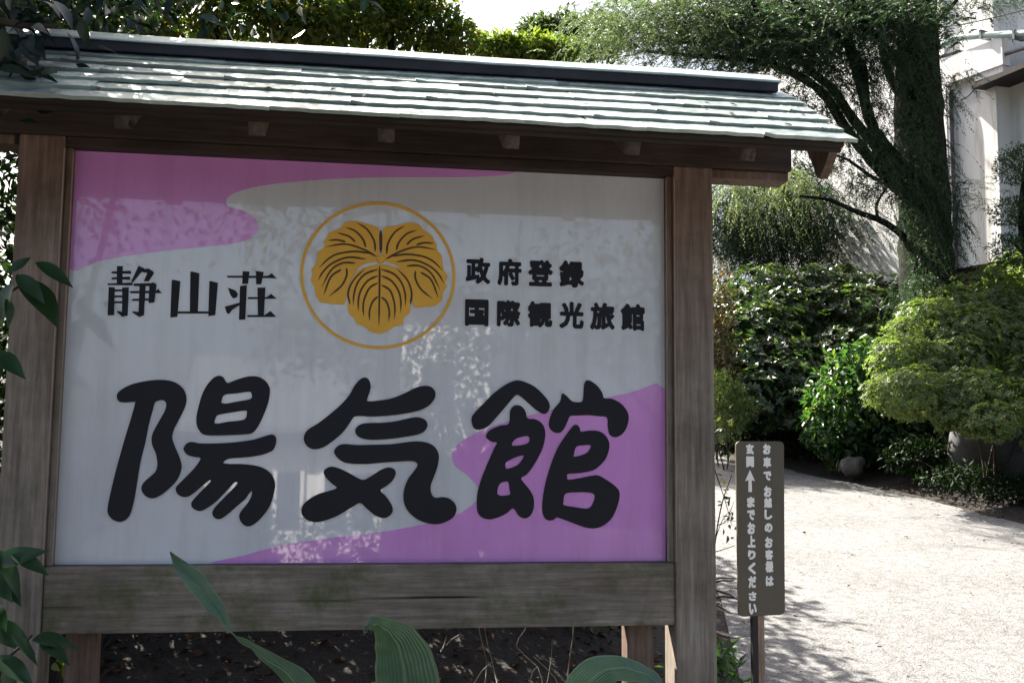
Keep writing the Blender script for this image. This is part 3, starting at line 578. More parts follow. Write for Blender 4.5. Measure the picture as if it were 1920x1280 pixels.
# Gothic lettering: outlines of the characters in em units / 500
GLYPH = json.loads('''{"政":[[[117,153],[108,154],[104,153],[99,148],[97,140],[89,142],[11,142],[7,141],[3,138],[2,122],[5,116],[11,114],[36,114],[39,112],[39,110],[39,34],[38,31],[36,31],[35,34],[35,93],[34,99],[28,103],[17,103],[11,101],[8,97],[8,26],[7,24],[1,21],[-2,15],[1,1],[5,-4],[13,-5],[67,8],[79,10],[80,9],[79,7],[72,1],[71,-7],[77,-17],[81,-20],[85,-21],[91,-20],[104,-12],[124,4],[128,3],[142,-11],[157,-21],[163,-21],[167,-19],[176,-7],[177,-1],[175,3],[157,13],[143,30],[151,51],[160,75],[162,93],[171,95],[175,100],[175,115],[171,120],[167,121],[126,121],[124,124],[127,138],[126,146],[124,150]],[[87,113],[88,112],[88,108],[81,93],[77,92],[67,92],[66,95],[67,112],[69,114]],[[132,94],[133,89],[126,66],[119,83],[118,93],[120,94]],[[73,63],[85,55],[91,55],[97,59],[99,57],[108,32],[108,30],[101,23],[99,22],[98,23],[97,34],[93,40],[87,41],[69,37],[67,38],[67,62]]],"府":[[[98,155],[89,156],[79,151],[75,146],[75,142],[78,136],[75,135],[21,135],[17,133],[13,130],[12,124],[12,44],[10,36],[10,24],[1,-1],[0,-5],[3,-13],[13,-20],[21,-21],[24,-19],[26,-16],[36,11],[39,36],[42,38],[48,38],[49,36],[49,-13],[50,-17],[54,-20],[58,-21],[71,-21],[75,-18],[78,-13],[78,62],[79,64],[81,65],[86,64],[80,56],[80,52],[102,15],[106,12],[110,12],[120,17],[126,22],[127,21],[127,9],[126,6],[106,5],[101,1],[100,-5],[106,-18],[112,-21],[136,-21],[147,-16],[153,-9],[154,-3],[154,64],[171,66],[174,69],[175,75],[175,85],[173,89],[169,91],[157,92],[154,93],[154,105],[155,107],[167,108],[171,110],[173,116],[173,128],[171,132],[165,135],[112,135],[110,136],[104,149]],[[126,107],[127,105],[127,95],[126,92],[89,92],[85,93],[91,107]],[[58,107],[58,103],[47,81],[42,75],[41,83],[41,107],[44,108]],[[126,64],[127,62],[127,34],[126,31],[122,35],[106,64],[110,65]]],"登":[[[137,153],[130,153],[120,142],[114,138],[112,139],[105,151],[99,154],[87,151],[81,147],[75,148],[21,148],[17,148],[13,146],[10,138],[10,128],[14,122],[12,112],[18,105],[24,100],[26,97],[21,92],[3,81],[-1,75],[-1,69],[7,60],[11,57],[17,57],[26,61],[28,58],[28,27],[32,23],[41,21],[45,11],[42,10],[13,10],[9,8],[5,5],[4,1],[5,-11],[7,-15],[15,-17],[161,-17],[165,-17],[169,-15],[171,-11],[172,1],[171,5],[167,8],[163,10],[134,10],[130,11],[134,21],[142,24],[144,28],[145,64],[147,64],[159,57],[165,58],[174,69],[177,77],[175,83],[155,94],[152,97],[169,112],[171,116],[171,122],[159,132],[152,134],[152,140],[150,144]],[[89,123],[99,107],[95,105],[77,106],[77,109],[87,124]],[[114,55],[116,52],[115,48],[112,47],[62,47],[59,48],[58,50],[59,54],[62,55]],[[101,21],[101,19],[97,11],[93,10],[79,10],[75,21],[79,22]]],"録":[[[45,155],[40,156],[34,152],[21,130],[13,120],[1,111],[-1,107],[-1,99],[5,87],[11,84],[17,85],[27,83],[26,80],[9,80],[5,77],[3,73],[3,60],[7,54],[6,42],[12,17],[11,13],[3,9],[1,5],[1,-1],[5,-13],[9,-15],[15,-15],[69,-2],[77,-5],[81,-5],[87,-2],[91,-15],[97,-20],[116,-21],[128,-16],[131,-13],[136,10],[146,1],[159,-6],[165,-7],[169,-5],[177,6],[176,15],[173,18],[159,24],[150,34],[172,56],[173,60],[171,67],[174,71],[175,75],[174,89],[171,92],[163,94],[162,97],[162,140],[159,146],[153,148],[79,148],[75,146],[73,143],[71,128],[68,130],[58,138],[58,146],[56,149]],[[134,120],[132,119],[83,119],[80,120]],[[77,49],[83,44],[89,34],[79,27],[73,24],[71,26],[72,32]]],"国":[[[162,146],[19,146],[15,146],[11,144],[8,136],[8,-11],[8,-15],[11,-19],[17,-21],[28,-21],[32,-19],[36,-14],[38,-13],[136,-13],[138,-14],[142,-19],[146,-21],[159,-21],[165,-18],[168,-11],[168,136],[167,142]],[[36,96],[42,92],[69,92],[72,91],[73,85],[71,82],[46,81],[40,77],[39,71],[40,64],[44,58],[71,57],[73,54],[73,44],[71,41],[38,41],[35,42],[35,91]],[[138,94],[139,89],[139,52],[138,42],[129,56],[134,60],[137,64],[137,75],[134,79],[128,82],[104,82],[103,82],[101,85],[103,92],[132,92]]],"際":[[[92,153],[83,154],[79,153],[75,149],[71,141],[69,140],[63,145],[56,148],[15,148],[11,147],[7,144],[6,138],[6,-11],[7,-17],[11,-20],[26,-21],[32,-17],[33,-13],[33,17],[34,19],[48,20],[56,23],[66,32],[68,32],[69,30],[69,28],[52,5],[51,1],[54,-5],[65,-13],[73,-12],[81,-4],[85,-17],[90,-20],[110,-21],[120,-18],[124,-15],[128,-5],[130,20],[149,-9],[153,-12],[157,-13],[161,-12],[174,-3],[175,1],[174,5],[157,30],[163,33],[167,36],[168,52],[176,64],[177,69],[175,73],[157,85],[156,89],[163,99],[172,118],[175,126],[174,132],[169,137],[163,140],[134,141],[132,142],[128,149],[124,152],[111,149],[104,143],[101,143],[97,149]],[[116,101],[123,85],[118,84],[106,84],[106,87],[112,99],[114,102]],[[63,88],[68,83],[63,78],[58,87],[60,88]],[[34,74],[36,71],[41,58],[41,50],[40,47],[38,47],[34,47],[33,50]],[[99,31],[100,7],[99,5],[89,6],[88,7],[88,9],[98,23],[96,30]]],"観":[[[33,155],[28,156],[22,151],[14,134],[1,116],[0,112],[3,89],[7,85],[15,83],[11,75],[-1,64],[-2,58],[5,44],[14,38],[14,-11],[16,-17],[21,-19],[30,-19],[36,-17],[40,-12],[71,-11],[75,-13],[83,-22],[90,-22],[112,-3],[121,17],[122,24],[124,-7],[128,-13],[138,-17],[157,-17],[162,-17],[169,-13],[175,-1],[176,13],[177,19],[175,24],[163,31],[155,30],[151,24],[150,11],[149,9],[149,11],[149,34],[161,37],[165,40],[166,44],[166,138],[163,144],[157,146],[93,146],[87,144],[83,139],[50,138],[47,140],[46,146],[44,150],[40,153]],[[95,35],[96,28],[91,17],[89,15],[88,17],[90,23],[89,34],[91,36]]],"光":[[[96,153],[79,154],[75,152],[73,149],[73,91],[72,89],[69,88],[63,89],[64,101],[62,109],[53,126],[42,144],[38,146],[34,146],[21,141],[17,138],[16,134],[17,130],[27,114],[37,89],[34,88],[7,87],[3,81],[3,66],[5,63],[9,61],[42,61],[46,60],[45,46],[43,40],[31,21],[3,5],[-1,1],[-2,-3],[-1,-7],[11,-20],[15,-21],[19,-20],[54,-1],[71,28],[76,58],[77,60],[79,61],[93,61],[96,60],[96,-5],[98,-11],[106,-18],[116,-21],[155,-21],[165,-17],[172,-3],[175,17],[175,24],[171,30],[159,35],[153,34],[150,30],[146,9],[144,7],[140,6],[126,6],[124,7],[123,11],[123,60],[126,61],[167,61],[171,64],[173,67],[173,81],[169,87],[140,88],[137,89],[159,130],[160,136],[159,140],[155,143],[142,148],[138,148],[134,146],[110,100],[110,95],[111,89],[104,88],[103,88],[101,91],[101,146],[100,149]]],"旅":[[[109,153],[99,154],[93,152],[85,131],[81,124],[79,124],[63,125],[50,151],[46,154],[40,154],[32,151],[26,144],[26,140],[31,126],[28,125],[9,124],[3,120],[2,114],[3,103],[9,98],[19,98],[20,95],[20,64],[14,30],[-2,-3],[-1,-11],[11,-20],[15,-21],[19,-20],[28,-7],[31,-15],[35,-18],[60,-19],[69,-13],[75,-2],[78,-9],[83,-17],[87,-19],[95,-19],[136,3],[153,-17],[159,-19],[165,-17],[174,-5],[175,-1],[174,3],[163,15],[154,28],[149,42],[152,46],[169,60],[173,66],[173,69],[171,73],[165,79],[156,85],[165,89],[169,93],[170,97],[168,103],[172,108],[173,112],[172,126],[169,130],[165,131],[118,131],[117,134],[119,140],[118,147],[116,150]],[[63,98],[65,95],[63,90],[50,90],[47,91],[47,95],[48,98]],[[149,83],[150,83],[149,81],[144,75],[142,74],[140,75],[139,77],[140,80]],[[81,77],[82,19],[80,7],[77,2],[76,15],[78,23],[78,54],[80,62]],[[110,72],[113,67],[118,44],[124,28],[123,26],[121,24],[110,21],[109,26],[109,67]],[[50,62],[51,60],[51,30],[49,23],[49,13],[46,7],[44,7],[38,8],[37,9],[37,11],[46,44],[47,62]]],"館":[[[125,155],[120,156],[108,150],[106,146],[106,136],[104,135],[81,135],[77,133],[73,130],[70,132],[61,140],[58,150],[50,154],[40,156],[36,153],[24,136],[14,126],[-1,114],[-2,110],[-1,104],[3,95],[9,90],[10,87],[10,13],[9,10],[3,5],[2,1],[7,-13],[13,-18],[17,-19],[21,-18],[52,-2],[55,-3],[60,-11],[65,-13],[75,-10],[81,-5],[82,3],[70,28],[75,32],[78,36],[78,87],[79,90],[81,90],[84,89],[84,87],[84,-3],[85,-15],[87,-18],[91,-21],[103,-21],[106,-19],[110,-14],[112,-13],[138,-14],[142,-19],[147,-21],[157,-21],[163,-17],[164,-11],[164,40],[161,46],[154,50],[158,58],[158,89],[165,91],[169,97],[169,128],[167,132],[163,134],[138,136],[133,146],[128,153]],[[130,82],[131,79],[130,74],[112,74],[110,75],[109,79],[110,82]],[[138,21],[139,19],[139,15],[136,13],[112,13],[110,14],[109,17],[110,21],[112,22]]],"お":[[[77,151],[71,153],[58,153],[50,150],[46,146],[45,142],[44,120],[19,119],[13,115],[10,108],[10,95],[13,88],[17,85],[28,82],[44,81],[45,73],[44,69],[32,62],[14,46],[6,26],[6,19],[14,3],[22,-5],[32,-12],[50,-18],[60,-18],[65,-16],[72,-13],[79,-5],[86,-15],[95,-18],[114,-15],[136,-7],[144,-3],[156,11],[162,24],[164,34],[164,40],[158,60],[153,66],[142,76],[128,82],[116,84],[91,85],[85,83],[84,85],[91,85],[94,87],[103,88],[110,91],[116,96],[118,96],[136,86],[153,74],[161,72],[165,74],[169,77],[178,93],[177,101],[171,107],[161,114],[132,131],[122,131],[114,125],[101,127],[83,124],[82,128],[84,138],[84,144],[81,148]],[[110,48],[118,46],[123,42],[125,36],[121,30],[116,26],[101,22],[83,22],[83,44],[99,49]]],"車":[[[98,157],[91,159],[76,157],[71,153],[67,144],[65,143],[13,142],[7,138],[4,132],[4,120],[5,115],[8,110],[15,107],[15,105],[15,38],[14,36],[5,34],[-1,28],[-2,21],[-1,7],[3,2],[9,0],[67,-1],[70,-20],[73,-25],[79,-27],[95,-27],[101,-24],[105,-18],[106,-3],[108,0],[167,0],[174,3],[178,11],[178,24],[175,30],[170,34],[161,36],[160,38],[160,105],[161,107],[169,112],[172,116],[172,130],[171,136],[167,140],[161,143],[108,143],[106,144],[103,153]]],"で":[[[157,136],[151,137],[116,137],[91,133],[30,129],[24,127],[11,127],[6,124],[3,120],[2,114],[2,103],[5,95],[11,89],[19,88],[52,93],[64,93],[57,73],[53,54],[53,46],[67,11],[95,-11],[126,-18],[134,-18],[142,-15],[147,-6],[151,5],[150,11],[147,15],[138,21],[116,24],[100,34],[97,38],[92,56],[96,71],[106,85],[123,56],[130,51],[140,51],[151,58],[159,59],[165,62],[171,67],[174,73],[173,79],[169,89],[160,101],[164,110],[164,126],[162,132]]],"越":[[[137,157],[122,159],[114,155],[110,149],[109,132],[106,129],[93,129],[83,136],[66,138],[65,148],[62,153],[58,157],[52,159],[40,158],[34,155],[30,149],[28,138],[11,136],[4,132],[2,126],[2,114],[5,105],[-3,97],[-4,83],[-3,75],[5,67],[5,46],[2,21],[-5,1],[-6,-5],[-5,-13],[5,-23],[13,-26],[21,-23],[32,-4],[42,-10],[67,-20],[89,-20],[97,-22],[163,-22],[169,-20],[175,-15],[182,3],[180,9],[176,15],[180,30],[180,46],[177,52],[167,60],[172,71],[176,87],[176,97],[180,105],[180,118],[173,134],[169,140],[157,152],[151,156]]],"し":[[[65,148],[60,149],[40,148],[34,144],[31,138],[31,69],[29,60],[29,26],[36,3],[40,-4],[52,-13],[62,-18],[85,-22],[120,-15],[151,4],[167,23],[168,28],[168,34],[164,42],[156,50],[151,52],[146,53],[139,50],[124,33],[106,22],[85,18],[75,20],[72,23],[69,34],[69,101],[73,136],[70,144]]],"の":[[[104,136],[99,137],[83,137],[50,128],[42,123],[15,95],[4,60],[4,46],[9,23],[17,12],[28,1],[42,-3],[50,-4],[60,-1],[73,6],[75,-1],[85,-13],[91,-16],[101,-16],[128,-7],[136,-3],[161,23],[164,28],[170,58],[170,69],[164,95],[161,100],[134,128]],[[110,95],[116,92],[128,79],[132,62],[126,42],[112,28],[91,21],[85,20],[84,23],[93,42],[103,71],[108,93],[108,95]],[[65,92],[67,91],[66,83],[62,67],[55,50],[48,39],[44,44],[42,54],[46,69],[48,74],[56,84],[62,90]]],"客":[[[94,159],[83,160],[73,157],[67,152],[63,144],[62,143],[13,143],[6,140],[2,134],[2,97],[7,87],[4,81],[4,75],[6,69],[16,58],[-1,52],[-5,48],[-6,40],[-5,36],[5,22],[11,20],[26,19],[27,-15],[30,-21],[36,-25],[54,-25],[65,-20],[110,-20],[122,-25],[136,-26],[142,-24],[146,-20],[149,-15],[149,22],[163,21],[169,24],[181,42],[181,51],[175,58],[138,65],[128,67],[127,69],[144,87],[163,86],[167,87],[171,91],[173,95],[174,101],[174,130],[171,138],[167,141],[161,143],[108,143],[106,144],[99,156]],[[108,17],[110,17],[110,15],[108,14],[66,15],[66,17],[67,17]]],"様":[[[151,157],[142,159],[134,157],[129,153],[122,139],[116,137],[112,138],[105,151],[101,156],[95,158],[87,158],[79,155],[75,152],[71,146],[69,138],[62,135],[60,135],[59,136],[58,151],[52,157],[46,159],[32,158],[28,157],[24,153],[21,148],[21,122],[5,120],[1,117],[-2,112],[-2,99],[-1,93],[5,87],[14,85],[15,83],[7,60],[-5,38],[-6,30],[-1,17],[5,10],[11,8],[21,9],[21,-15],[23,-18],[26,-23],[32,-25],[48,-25],[54,-22],[60,-15],[67,-16],[79,-12],[85,-21],[91,-25],[116,-25],[124,-22],[130,-17],[136,-3],[155,-16],[161,-18],[169,-15],[179,-5],[182,3],[181,9],[179,13],[175,16],[161,24],[158,26],[160,30],[175,46],[176,58],[180,66],[179,81],[172,91],[172,105],[176,112],[176,126],[172,134],[164,138],[164,146],[162,151],[157,155]],[[69,37],[73,32],[73,28],[67,24],[60,23],[60,32]]],"は":[[[135,146],[130,147],[116,147],[108,144],[103,136],[102,114],[93,114],[83,116],[69,115],[65,114],[61,110],[58,105],[58,91],[62,82],[69,78],[102,77],[105,62],[103,59],[78,54],[63,45],[60,56],[54,62],[46,66],[45,67],[49,95],[57,128],[55,140],[50,145],[44,147],[28,147],[24,145],[20,142],[18,138],[16,126],[12,99],[9,64],[8,56],[8,40],[9,30],[10,17],[14,-7],[21,-15],[24,-17],[30,-18],[40,-18],[46,-15],[50,-9],[51,5],[54,12],[60,0],[67,-7],[75,-12],[101,-18],[124,-12],[142,4],[153,-5],[157,-6],[165,-5],[169,-1],[177,13],[177,23],[173,29],[143,50],[143,75],[144,79],[146,80],[157,81],[165,83],[169,86],[172,93],[172,108],[169,115],[163,119],[155,119],[146,118],[144,119],[142,138],[140,142]]],"玄":[[[86,159],[77,160],[63,152],[60,146],[61,134],[11,133],[5,130],[1,126],[0,120],[0,107],[1,103],[5,98],[11,96],[41,95],[35,85],[28,78],[20,73],[17,69],[15,62],[19,48],[24,42],[28,40],[36,39],[47,40],[43,36],[24,24],[14,19],[10,13],[10,5],[16,-9],[21,-13],[26,-16],[34,-16],[56,-12],[71,-12],[77,-10],[126,-8],[134,-6],[138,-8],[146,-21],[151,-23],[157,-23],[173,-13],[176,-7],[175,3],[166,21],[148,44],[136,56],[130,60],[144,75],[146,79],[146,87],[142,95],[165,96],[169,97],[173,101],[176,108],[175,124],[172,130],[165,133],[108,133],[106,136],[97,150]],[[106,95],[108,95],[107,93],[96,81],[87,79],[82,79],[82,81],[93,94],[97,95]],[[106,38],[110,30],[110,28],[95,28],[96,30]]],"関":[[[165,151],[159,153],[97,153],[87,149],[77,153],[17,153],[11,151],[7,148],[4,140],[4,-11],[4,-17],[8,-22],[15,-25],[32,-25],[37,-22],[42,-15],[52,-16],[65,-11],[77,-5],[89,4],[93,2],[110,-13],[118,-17],[126,-23],[151,-23],[161,-20],[167,-15],[171,-8],[172,-3],[172,138],[171,146]]],"ま":[[[104,149],[89,151],[81,149],[75,144],[74,132],[71,129],[32,131],[26,128],[22,122],[22,105],[24,100],[31,95],[24,91],[20,85],[19,79],[23,66],[26,61],[34,57],[56,56],[53,54],[46,53],[30,42],[25,34],[19,21],[22,7],[26,-3],[38,-13],[46,-17],[65,-20],[77,-20],[89,-17],[97,-13],[106,-6],[114,7],[126,0],[136,-9],[146,-10],[151,-7],[156,-3],[164,9],[164,17],[157,25],[132,42],[114,49],[112,52],[112,55],[114,56],[126,56],[146,59],[153,62],[159,67],[160,73],[160,87],[156,93],[149,97],[155,102],[158,107],[158,120],[157,126],[153,130],[147,133],[112,131],[110,143]]],"上":[[[94,155],[89,157],[71,156],[67,153],[63,148],[62,21],[60,20],[11,20],[3,17],[-1,13],[-2,9],[-2,-5],[-1,-11],[5,-16],[13,-18],[165,-18],[171,-16],[177,-11],[178,-5],[178,9],[175,15],[170,19],[165,20],[104,20],[103,21],[103,63],[104,64],[153,64],[159,66],[163,69],[166,73],[166,89],[163,97],[155,102],[103,103],[102,105],[102,146],[99,151]]],"り":[[[63,149],[56,151],[40,149],[36,146],[32,136],[25,85],[25,48],[30,32],[34,29],[40,27],[54,27],[62,32],[65,38],[65,60],[71,79],[82,95],[87,99],[95,103],[103,100],[108,91],[111,77],[111,67],[103,39],[85,24],[58,17],[50,13],[46,9],[45,1],[47,-5],[57,-18],[65,-22],[81,-17],[108,-7],[138,20],[142,30],[150,62],[151,73],[147,99],[144,108],[127,132],[122,134],[101,141],[95,141],[73,135],[71,136],[68,146]]],"く":[[[116,151],[108,153],[103,150],[90,136],[45,99],[32,85],[26,77],[25,69],[26,56],[35,44],[72,13],[106,-18],[114,-22],[122,-20],[136,-9],[139,-3],[138,5],[115,28],[86,52],[69,67],[72,71],[121,110],[132,122],[133,128],[132,136]]],"だ":[[[157,148],[151,149],[146,148],[134,141],[122,140],[114,134],[111,128],[111,122],[124,99],[124,97],[122,96],[112,97],[112,114],[109,120],[101,125],[83,124],[82,126],[84,136],[82,142],[77,146],[65,149],[54,149],[46,144],[43,138],[43,124],[40,119],[32,118],[22,119],[11,119],[3,115],[0,108],[0,99],[1,93],[5,86],[11,82],[30,82],[33,79],[25,50],[15,24],[4,3],[4,-7],[10,-15],[15,-17],[30,-22],[36,-20],[41,-17],[56,23],[68,60],[73,81],[75,83],[78,81],[78,69],[79,64],[82,60],[87,57],[95,57],[103,58],[138,58],[149,56],[155,58],[159,61],[162,67],[162,83],[159,90],[152,95],[155,97],[163,98],[171,102],[177,108],[178,114],[177,120],[171,130],[163,142]],[[89,52],[81,53],[74,52],[69,48],[66,42],[66,34],[64,26],[65,17],[70,3],[78,-7],[93,-15],[110,-18],[146,-18],[157,-15],[161,-11],[166,3],[166,15],[162,21],[153,24],[132,20],[114,20],[106,22],[103,26],[104,36],[102,44],[97,50]]],"さ":[[[106,151],[101,153],[87,151],[79,146],[76,138],[76,132],[79,122],[77,120],[56,120],[46,121],[30,121],[24,121],[21,119],[17,114],[16,110],[16,93],[20,87],[26,84],[93,83],[99,72],[97,71],[89,69],[83,63],[82,48],[85,39],[91,36],[106,33],[124,31],[140,32],[148,38],[153,46],[154,54],[152,60],[144,69],[135,87],[138,89],[153,93],[159,98],[162,105],[162,118],[156,126],[149,129],[142,129],[120,124],[118,126],[115,140],[112,146]],[[48,69],[40,70],[32,66],[26,55],[21,40],[22,23],[26,7],[32,-1],[46,-10],[56,-15],[85,-20],[106,-20],[124,-18],[136,-15],[142,-11],[145,-5],[145,11],[142,17],[138,20],[124,22],[116,20],[87,18],[71,21],[62,26],[59,34],[66,50],[66,58],[62,64],[54,68]]],"い":[[[42,134],[36,135],[19,134],[13,131],[10,126],[10,120],[11,112],[11,71],[14,54],[22,19],[36,-3],[40,-7],[56,-13],[65,-14],[81,-7],[93,5],[103,23],[107,34],[108,40],[105,46],[93,58],[89,60],[83,61],[77,58],[73,54],[63,32],[62,31],[60,34],[56,42],[53,52],[51,64],[51,77],[49,83],[49,108],[51,122],[48,128]],[[135,128],[126,129],[112,124],[107,118],[105,110],[121,79],[130,50],[136,21],[142,15],[151,14],[161,17],[169,23],[172,28],[172,40],[166,69],[157,94],[144,118],[140,125]]]}''')
def glyph_items(rows, y, th, off, place):
    """rows: (character, corner x, corner z, width, height, function local->x,z)"""
    it = []
    for ch, fn in rows:
        it.append(([[fn(px / 500.0, pz / 500.0) for px, pz in c] for c in GLYPH[ch]], y, th, off))
    return it
ZG = (850, 460, 5.0526)
rows = []
def add_row(chars, boxes):
    for ch, (x0, y0, x1, y1) in zip(chars, boxes):
        pts = np.array([q for c in GLYPH[ch] for q in c], float)
        lo, hi = pts.min(0) / 500, pts.max(0) / 500
        ax, az = panel_xz(x0, y1, ZG); bx, bz = panel_xz(x1, y0, ZG)
        az2 = panel_xz(x1, y1, ZG)[1] - az           # row tilt is perspective only; keep each character upright
        g = 0.0012
        fn = (lambda u, v, lo=lo, hi=hi, ax=ax, az=az, bx=bx, bz=bz: (ax + g + (u - lo[0]) / (hi[0] - lo[0]) * (bx - ax - 2 * g), az + g + (v - lo[1]) / (hi[1] - lo[1]) * (bz - az - 2 * g)))
        rows.append((ch, fn))
add_row("政府登録", [(112, 118, 355, 365), (412, 128, 650, 380), (705, 140, 945, 388), (1000, 145, 1240, 400)])
add_row("国際観光旅館", [(105, 512, 338, 765), (408, 520, 640, 770), (700, 530, 942, 778), (1000, 535, 1238, 788), (1292, 545, 1530, 800), (1582, 555, 1815, 808)])
for me in poly_meshes(glyph_items(rows, -0.0012, 0.0012, 0, None)):
    link("lettering_character", me, panel, m_ink)

# roof: boarding, rafters, gable boards, sheets, ridge cap
EAVE = np.array([-0.53, 2.385]); TOP = np.array([0.0, 2.705])       # y, z of the boarding's upper side
sl = TOP - EAVE; SLEN = float(np.hypot(*sl)); sd = sl / SLEN; sn = np.array([-sd[1], sd[0]])
def slope_box(name, x0, x1, d0, d1, h0, h1, mat, parent=sign, back=False):
    """box on the roof slope: d along the slope from the eave, h above the boarding"""
    s = -1 if back else 1
    V = []
    for x in (x0, x1):
        for d, h in ((d0, h0), (d1, h0), (d1, h1), (d0, h1)):
            q = EAVE + sd * d + sn * h
            V.append((x, q[0] * s, q[1]))
    F = [(0, 1, 2, 3), (7, 6, 5, 4), (0, 4, 5, 1), (1, 5, 6, 2), (2, 6, 7, 3), (3, 7, 4, 0)]
    if back: F = [f[::-1] for f in F]
    me = mesh_np(name, V, np.array(F)[:, ::-1])
    return link(name, me, parent, mat)
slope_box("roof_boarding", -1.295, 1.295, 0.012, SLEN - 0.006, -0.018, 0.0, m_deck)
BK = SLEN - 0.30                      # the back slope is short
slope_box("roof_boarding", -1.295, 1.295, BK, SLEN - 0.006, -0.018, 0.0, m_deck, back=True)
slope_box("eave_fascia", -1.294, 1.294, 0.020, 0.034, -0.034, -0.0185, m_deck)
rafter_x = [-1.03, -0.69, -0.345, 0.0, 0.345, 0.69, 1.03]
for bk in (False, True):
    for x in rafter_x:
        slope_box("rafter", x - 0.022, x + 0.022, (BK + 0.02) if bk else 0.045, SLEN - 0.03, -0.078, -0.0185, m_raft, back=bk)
# gable boards with a cut, drooping end
for s in (-1, 1):
    for bk in (1, -1):
        out = [(0.03, -0.0185), (SLEN - 0.004, -0.0185), (SLEN - 0.004, -0.056), (0.42, -0.056), (0.30, -0.060), (0.20, -0.072), (0.12, -0.105), (0.085, -0.125), (0.06, -0.125), (0.04, -0.07)]
        if bk < 0: out = [(BK + 0.01, -0.0185), (SLEN - 0.004, -0.0185), (SLEN - 0.004, -0.056), (BK + 0.02, -0.056)]
        x0, x1 = s * 1.266, s * 1.292
        V = []
        for x in (x0, x1):
            for d, h in out:
                q = EAVE + sd * d + sn * h; V.append((x, q[0] * bk, q[1]))
        bm = bmesh.new(); n = len(out)
        vs = [bm.verts.new(v) for v in V]
        bm.faces.new(vs[:n]); bm.faces.new(vs[n:][::-1])
        for i in range(n): bm.faces.new((vs[i], vs[(i + 1) % n], vs[n + (i + 1) % n], vs[n + i]))
        bmesh.ops.recalc_face_normals(bm, faces=bm.faces)
        link("gable_board", bm_mesh("gable_board", bm), sign, m_leg)
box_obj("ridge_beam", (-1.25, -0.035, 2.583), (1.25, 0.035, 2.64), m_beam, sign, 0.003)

m_sheet, nt, p, _o = new_mat("patinated_copper_sheet")
n1 = noise(nt, 5, 6, 0.65); n2 = noise(nt, 38, 5, 0.7)
oi = nt.nodes.new("ShaderNodeObjectInfo")
r = ramp(nt, [(0.3, (0.22, 0.26, 0.24)), (0.55, (0.40, 0.47, 0.43)), (0.75, (0.55, 0.61, 0.56))])
nt.links.new(mixc(nt, 0.4, n1.outputs[0], n2.outputs[0]), r.inputs[0])
hv = nt.nodes.new("ShaderNodeHueSaturation")
mr = nt.nodes.new("ShaderNodeMapRange"); mr.inputs[3].default_value = 0.75; mr.inputs[4].default_value = 1.2
nt.links.new(oi.outputs["Random"], mr.inputs[0]); nt.links.new(mr.outputs[0], hv.inputs["Value"])
nt.links.new(r.outputs[0], hv.inputs["Color"]); nt.links.new(hv.outputs[0], p.inputs["Base Color"])
p.inputs["Metallic"].default_value = 0.7
rr = ramp(nt, [(0.3, (0.40, 0.40, 0.40)), (0.7, (0.60, 0.60, 0.60))])
nt.links.new(n2.outputs[0], rr.inputs[0]); nt.links.new(rr.outputs[0], p.inputs["Roughness"])
bump(nt, p, n1.outputs[0], 0.25, 0.02)

# one sheet: shallow pan, thick folded front lip, a little dented
SW, SH = 0.338, 0.138
def sheet_mesh(seed, w):
    lr = random.Random(seed); bm = bmesh.new()
    nxs, nys = 9, 4; grid = []
    for j in range(nys + 1):
        row = []
        for i in range(nxs + 1):
            u, v = i / nxs, j / nys
            h = 0.004 + 0.0105 * (1 - v) + 0.0012 * lr.uniform(-1, 1) + (0.004 if (i in (0,) and j == 0 and lr.random() < .5) else 0)
            row.append(bm.verts.new((u * w + 0.0006, v * SH - (0.0022 * lr.random() if j == 0 else 0), h)))
        grid.append(row)
    for j in range(nys):
        for i in range(nxs): bm.faces.new((grid[j][i], grid[j][i + 1], grid[j + 1][i + 1], grid[j + 1][i]))
    lip = [bm.verts.new((v.co.x, v.co.y + 0.001, v.co.z - 0.0105)) for v in grid[0]]
    for i in range(nxs): bm.faces.new((lip[i], lip[i + 1], grid[0][i + 1], grid[0][i]))
    side = [[bm.verts.new((r_[k].co.x, r_[k].co.y, r_[k].co.z - 0.006)) for r_ in grid] for k in (0, -1)]
    for k, sd_ in ((0, side[0]), (-1, side[1])):
        for j in range(nys):
            f = (grid[j][k], grid[j + 1][k], sd_[j + 1], sd_[j])
            bm.faces.new(f if k == 0 else f[::-1])
    me = bm_mesh("roof_sheet", bm, False); me.materials.append(m_sheet)
    return me
sheet_lib = {}
def get_sheet(w, v):
    key = (round(w, 3), v)
    if key not in sheet_lib: sheet_lib[key] = sheet_mesh(hash(key) % 1000, w)
    return sheet_lib[key]
basis_f = Matrix(((1, 0, 0), (0, sd[0], sn[0]), (0, sd[1], sn[1]))).to_4x4()
X0, X1 = -1.322, 1.322
for bk in (False, True):
    for c in range(3 if bk else 6):
        d = -0.012 + c * 0.104
        if bk: d += BK
        if d + SH > SLEN - 0.004: d = SLEN - SH - 0.004
        x = X0 + (c % 2) * -0.5 * SW + (c * 0.04) % 0.1
        while x < X1 - 0.01:
            a, b = max(x, X0), min(x + SW, X1)
            if b - a > 0.03:
                me = get_sheet(b - a, random.randrange(4))
                o = bpy.data.objects.new("roof_sheet", me); COL.objects.link(o); o.parent = sign
                q = EAVE + sd * d + sn * (0.003 + 0.0008 * c)
                M = Matrix.Translation((a, q[0], q[1])) @ basis_f @ Matrix.Rotation(random.gauss(0, 0.006), 4, 'X') @ Matrix.Rotation(random.gauss(0, 0.004), 4, 'Y') @ Matrix.Rotation(random.gauss(0, 0.0025), 4, 'Z')
                if bk:
                    M = Matrix.Rotation(math.pi, 4, 'Z') @ M
                o.matrix_local = M
            x += SW
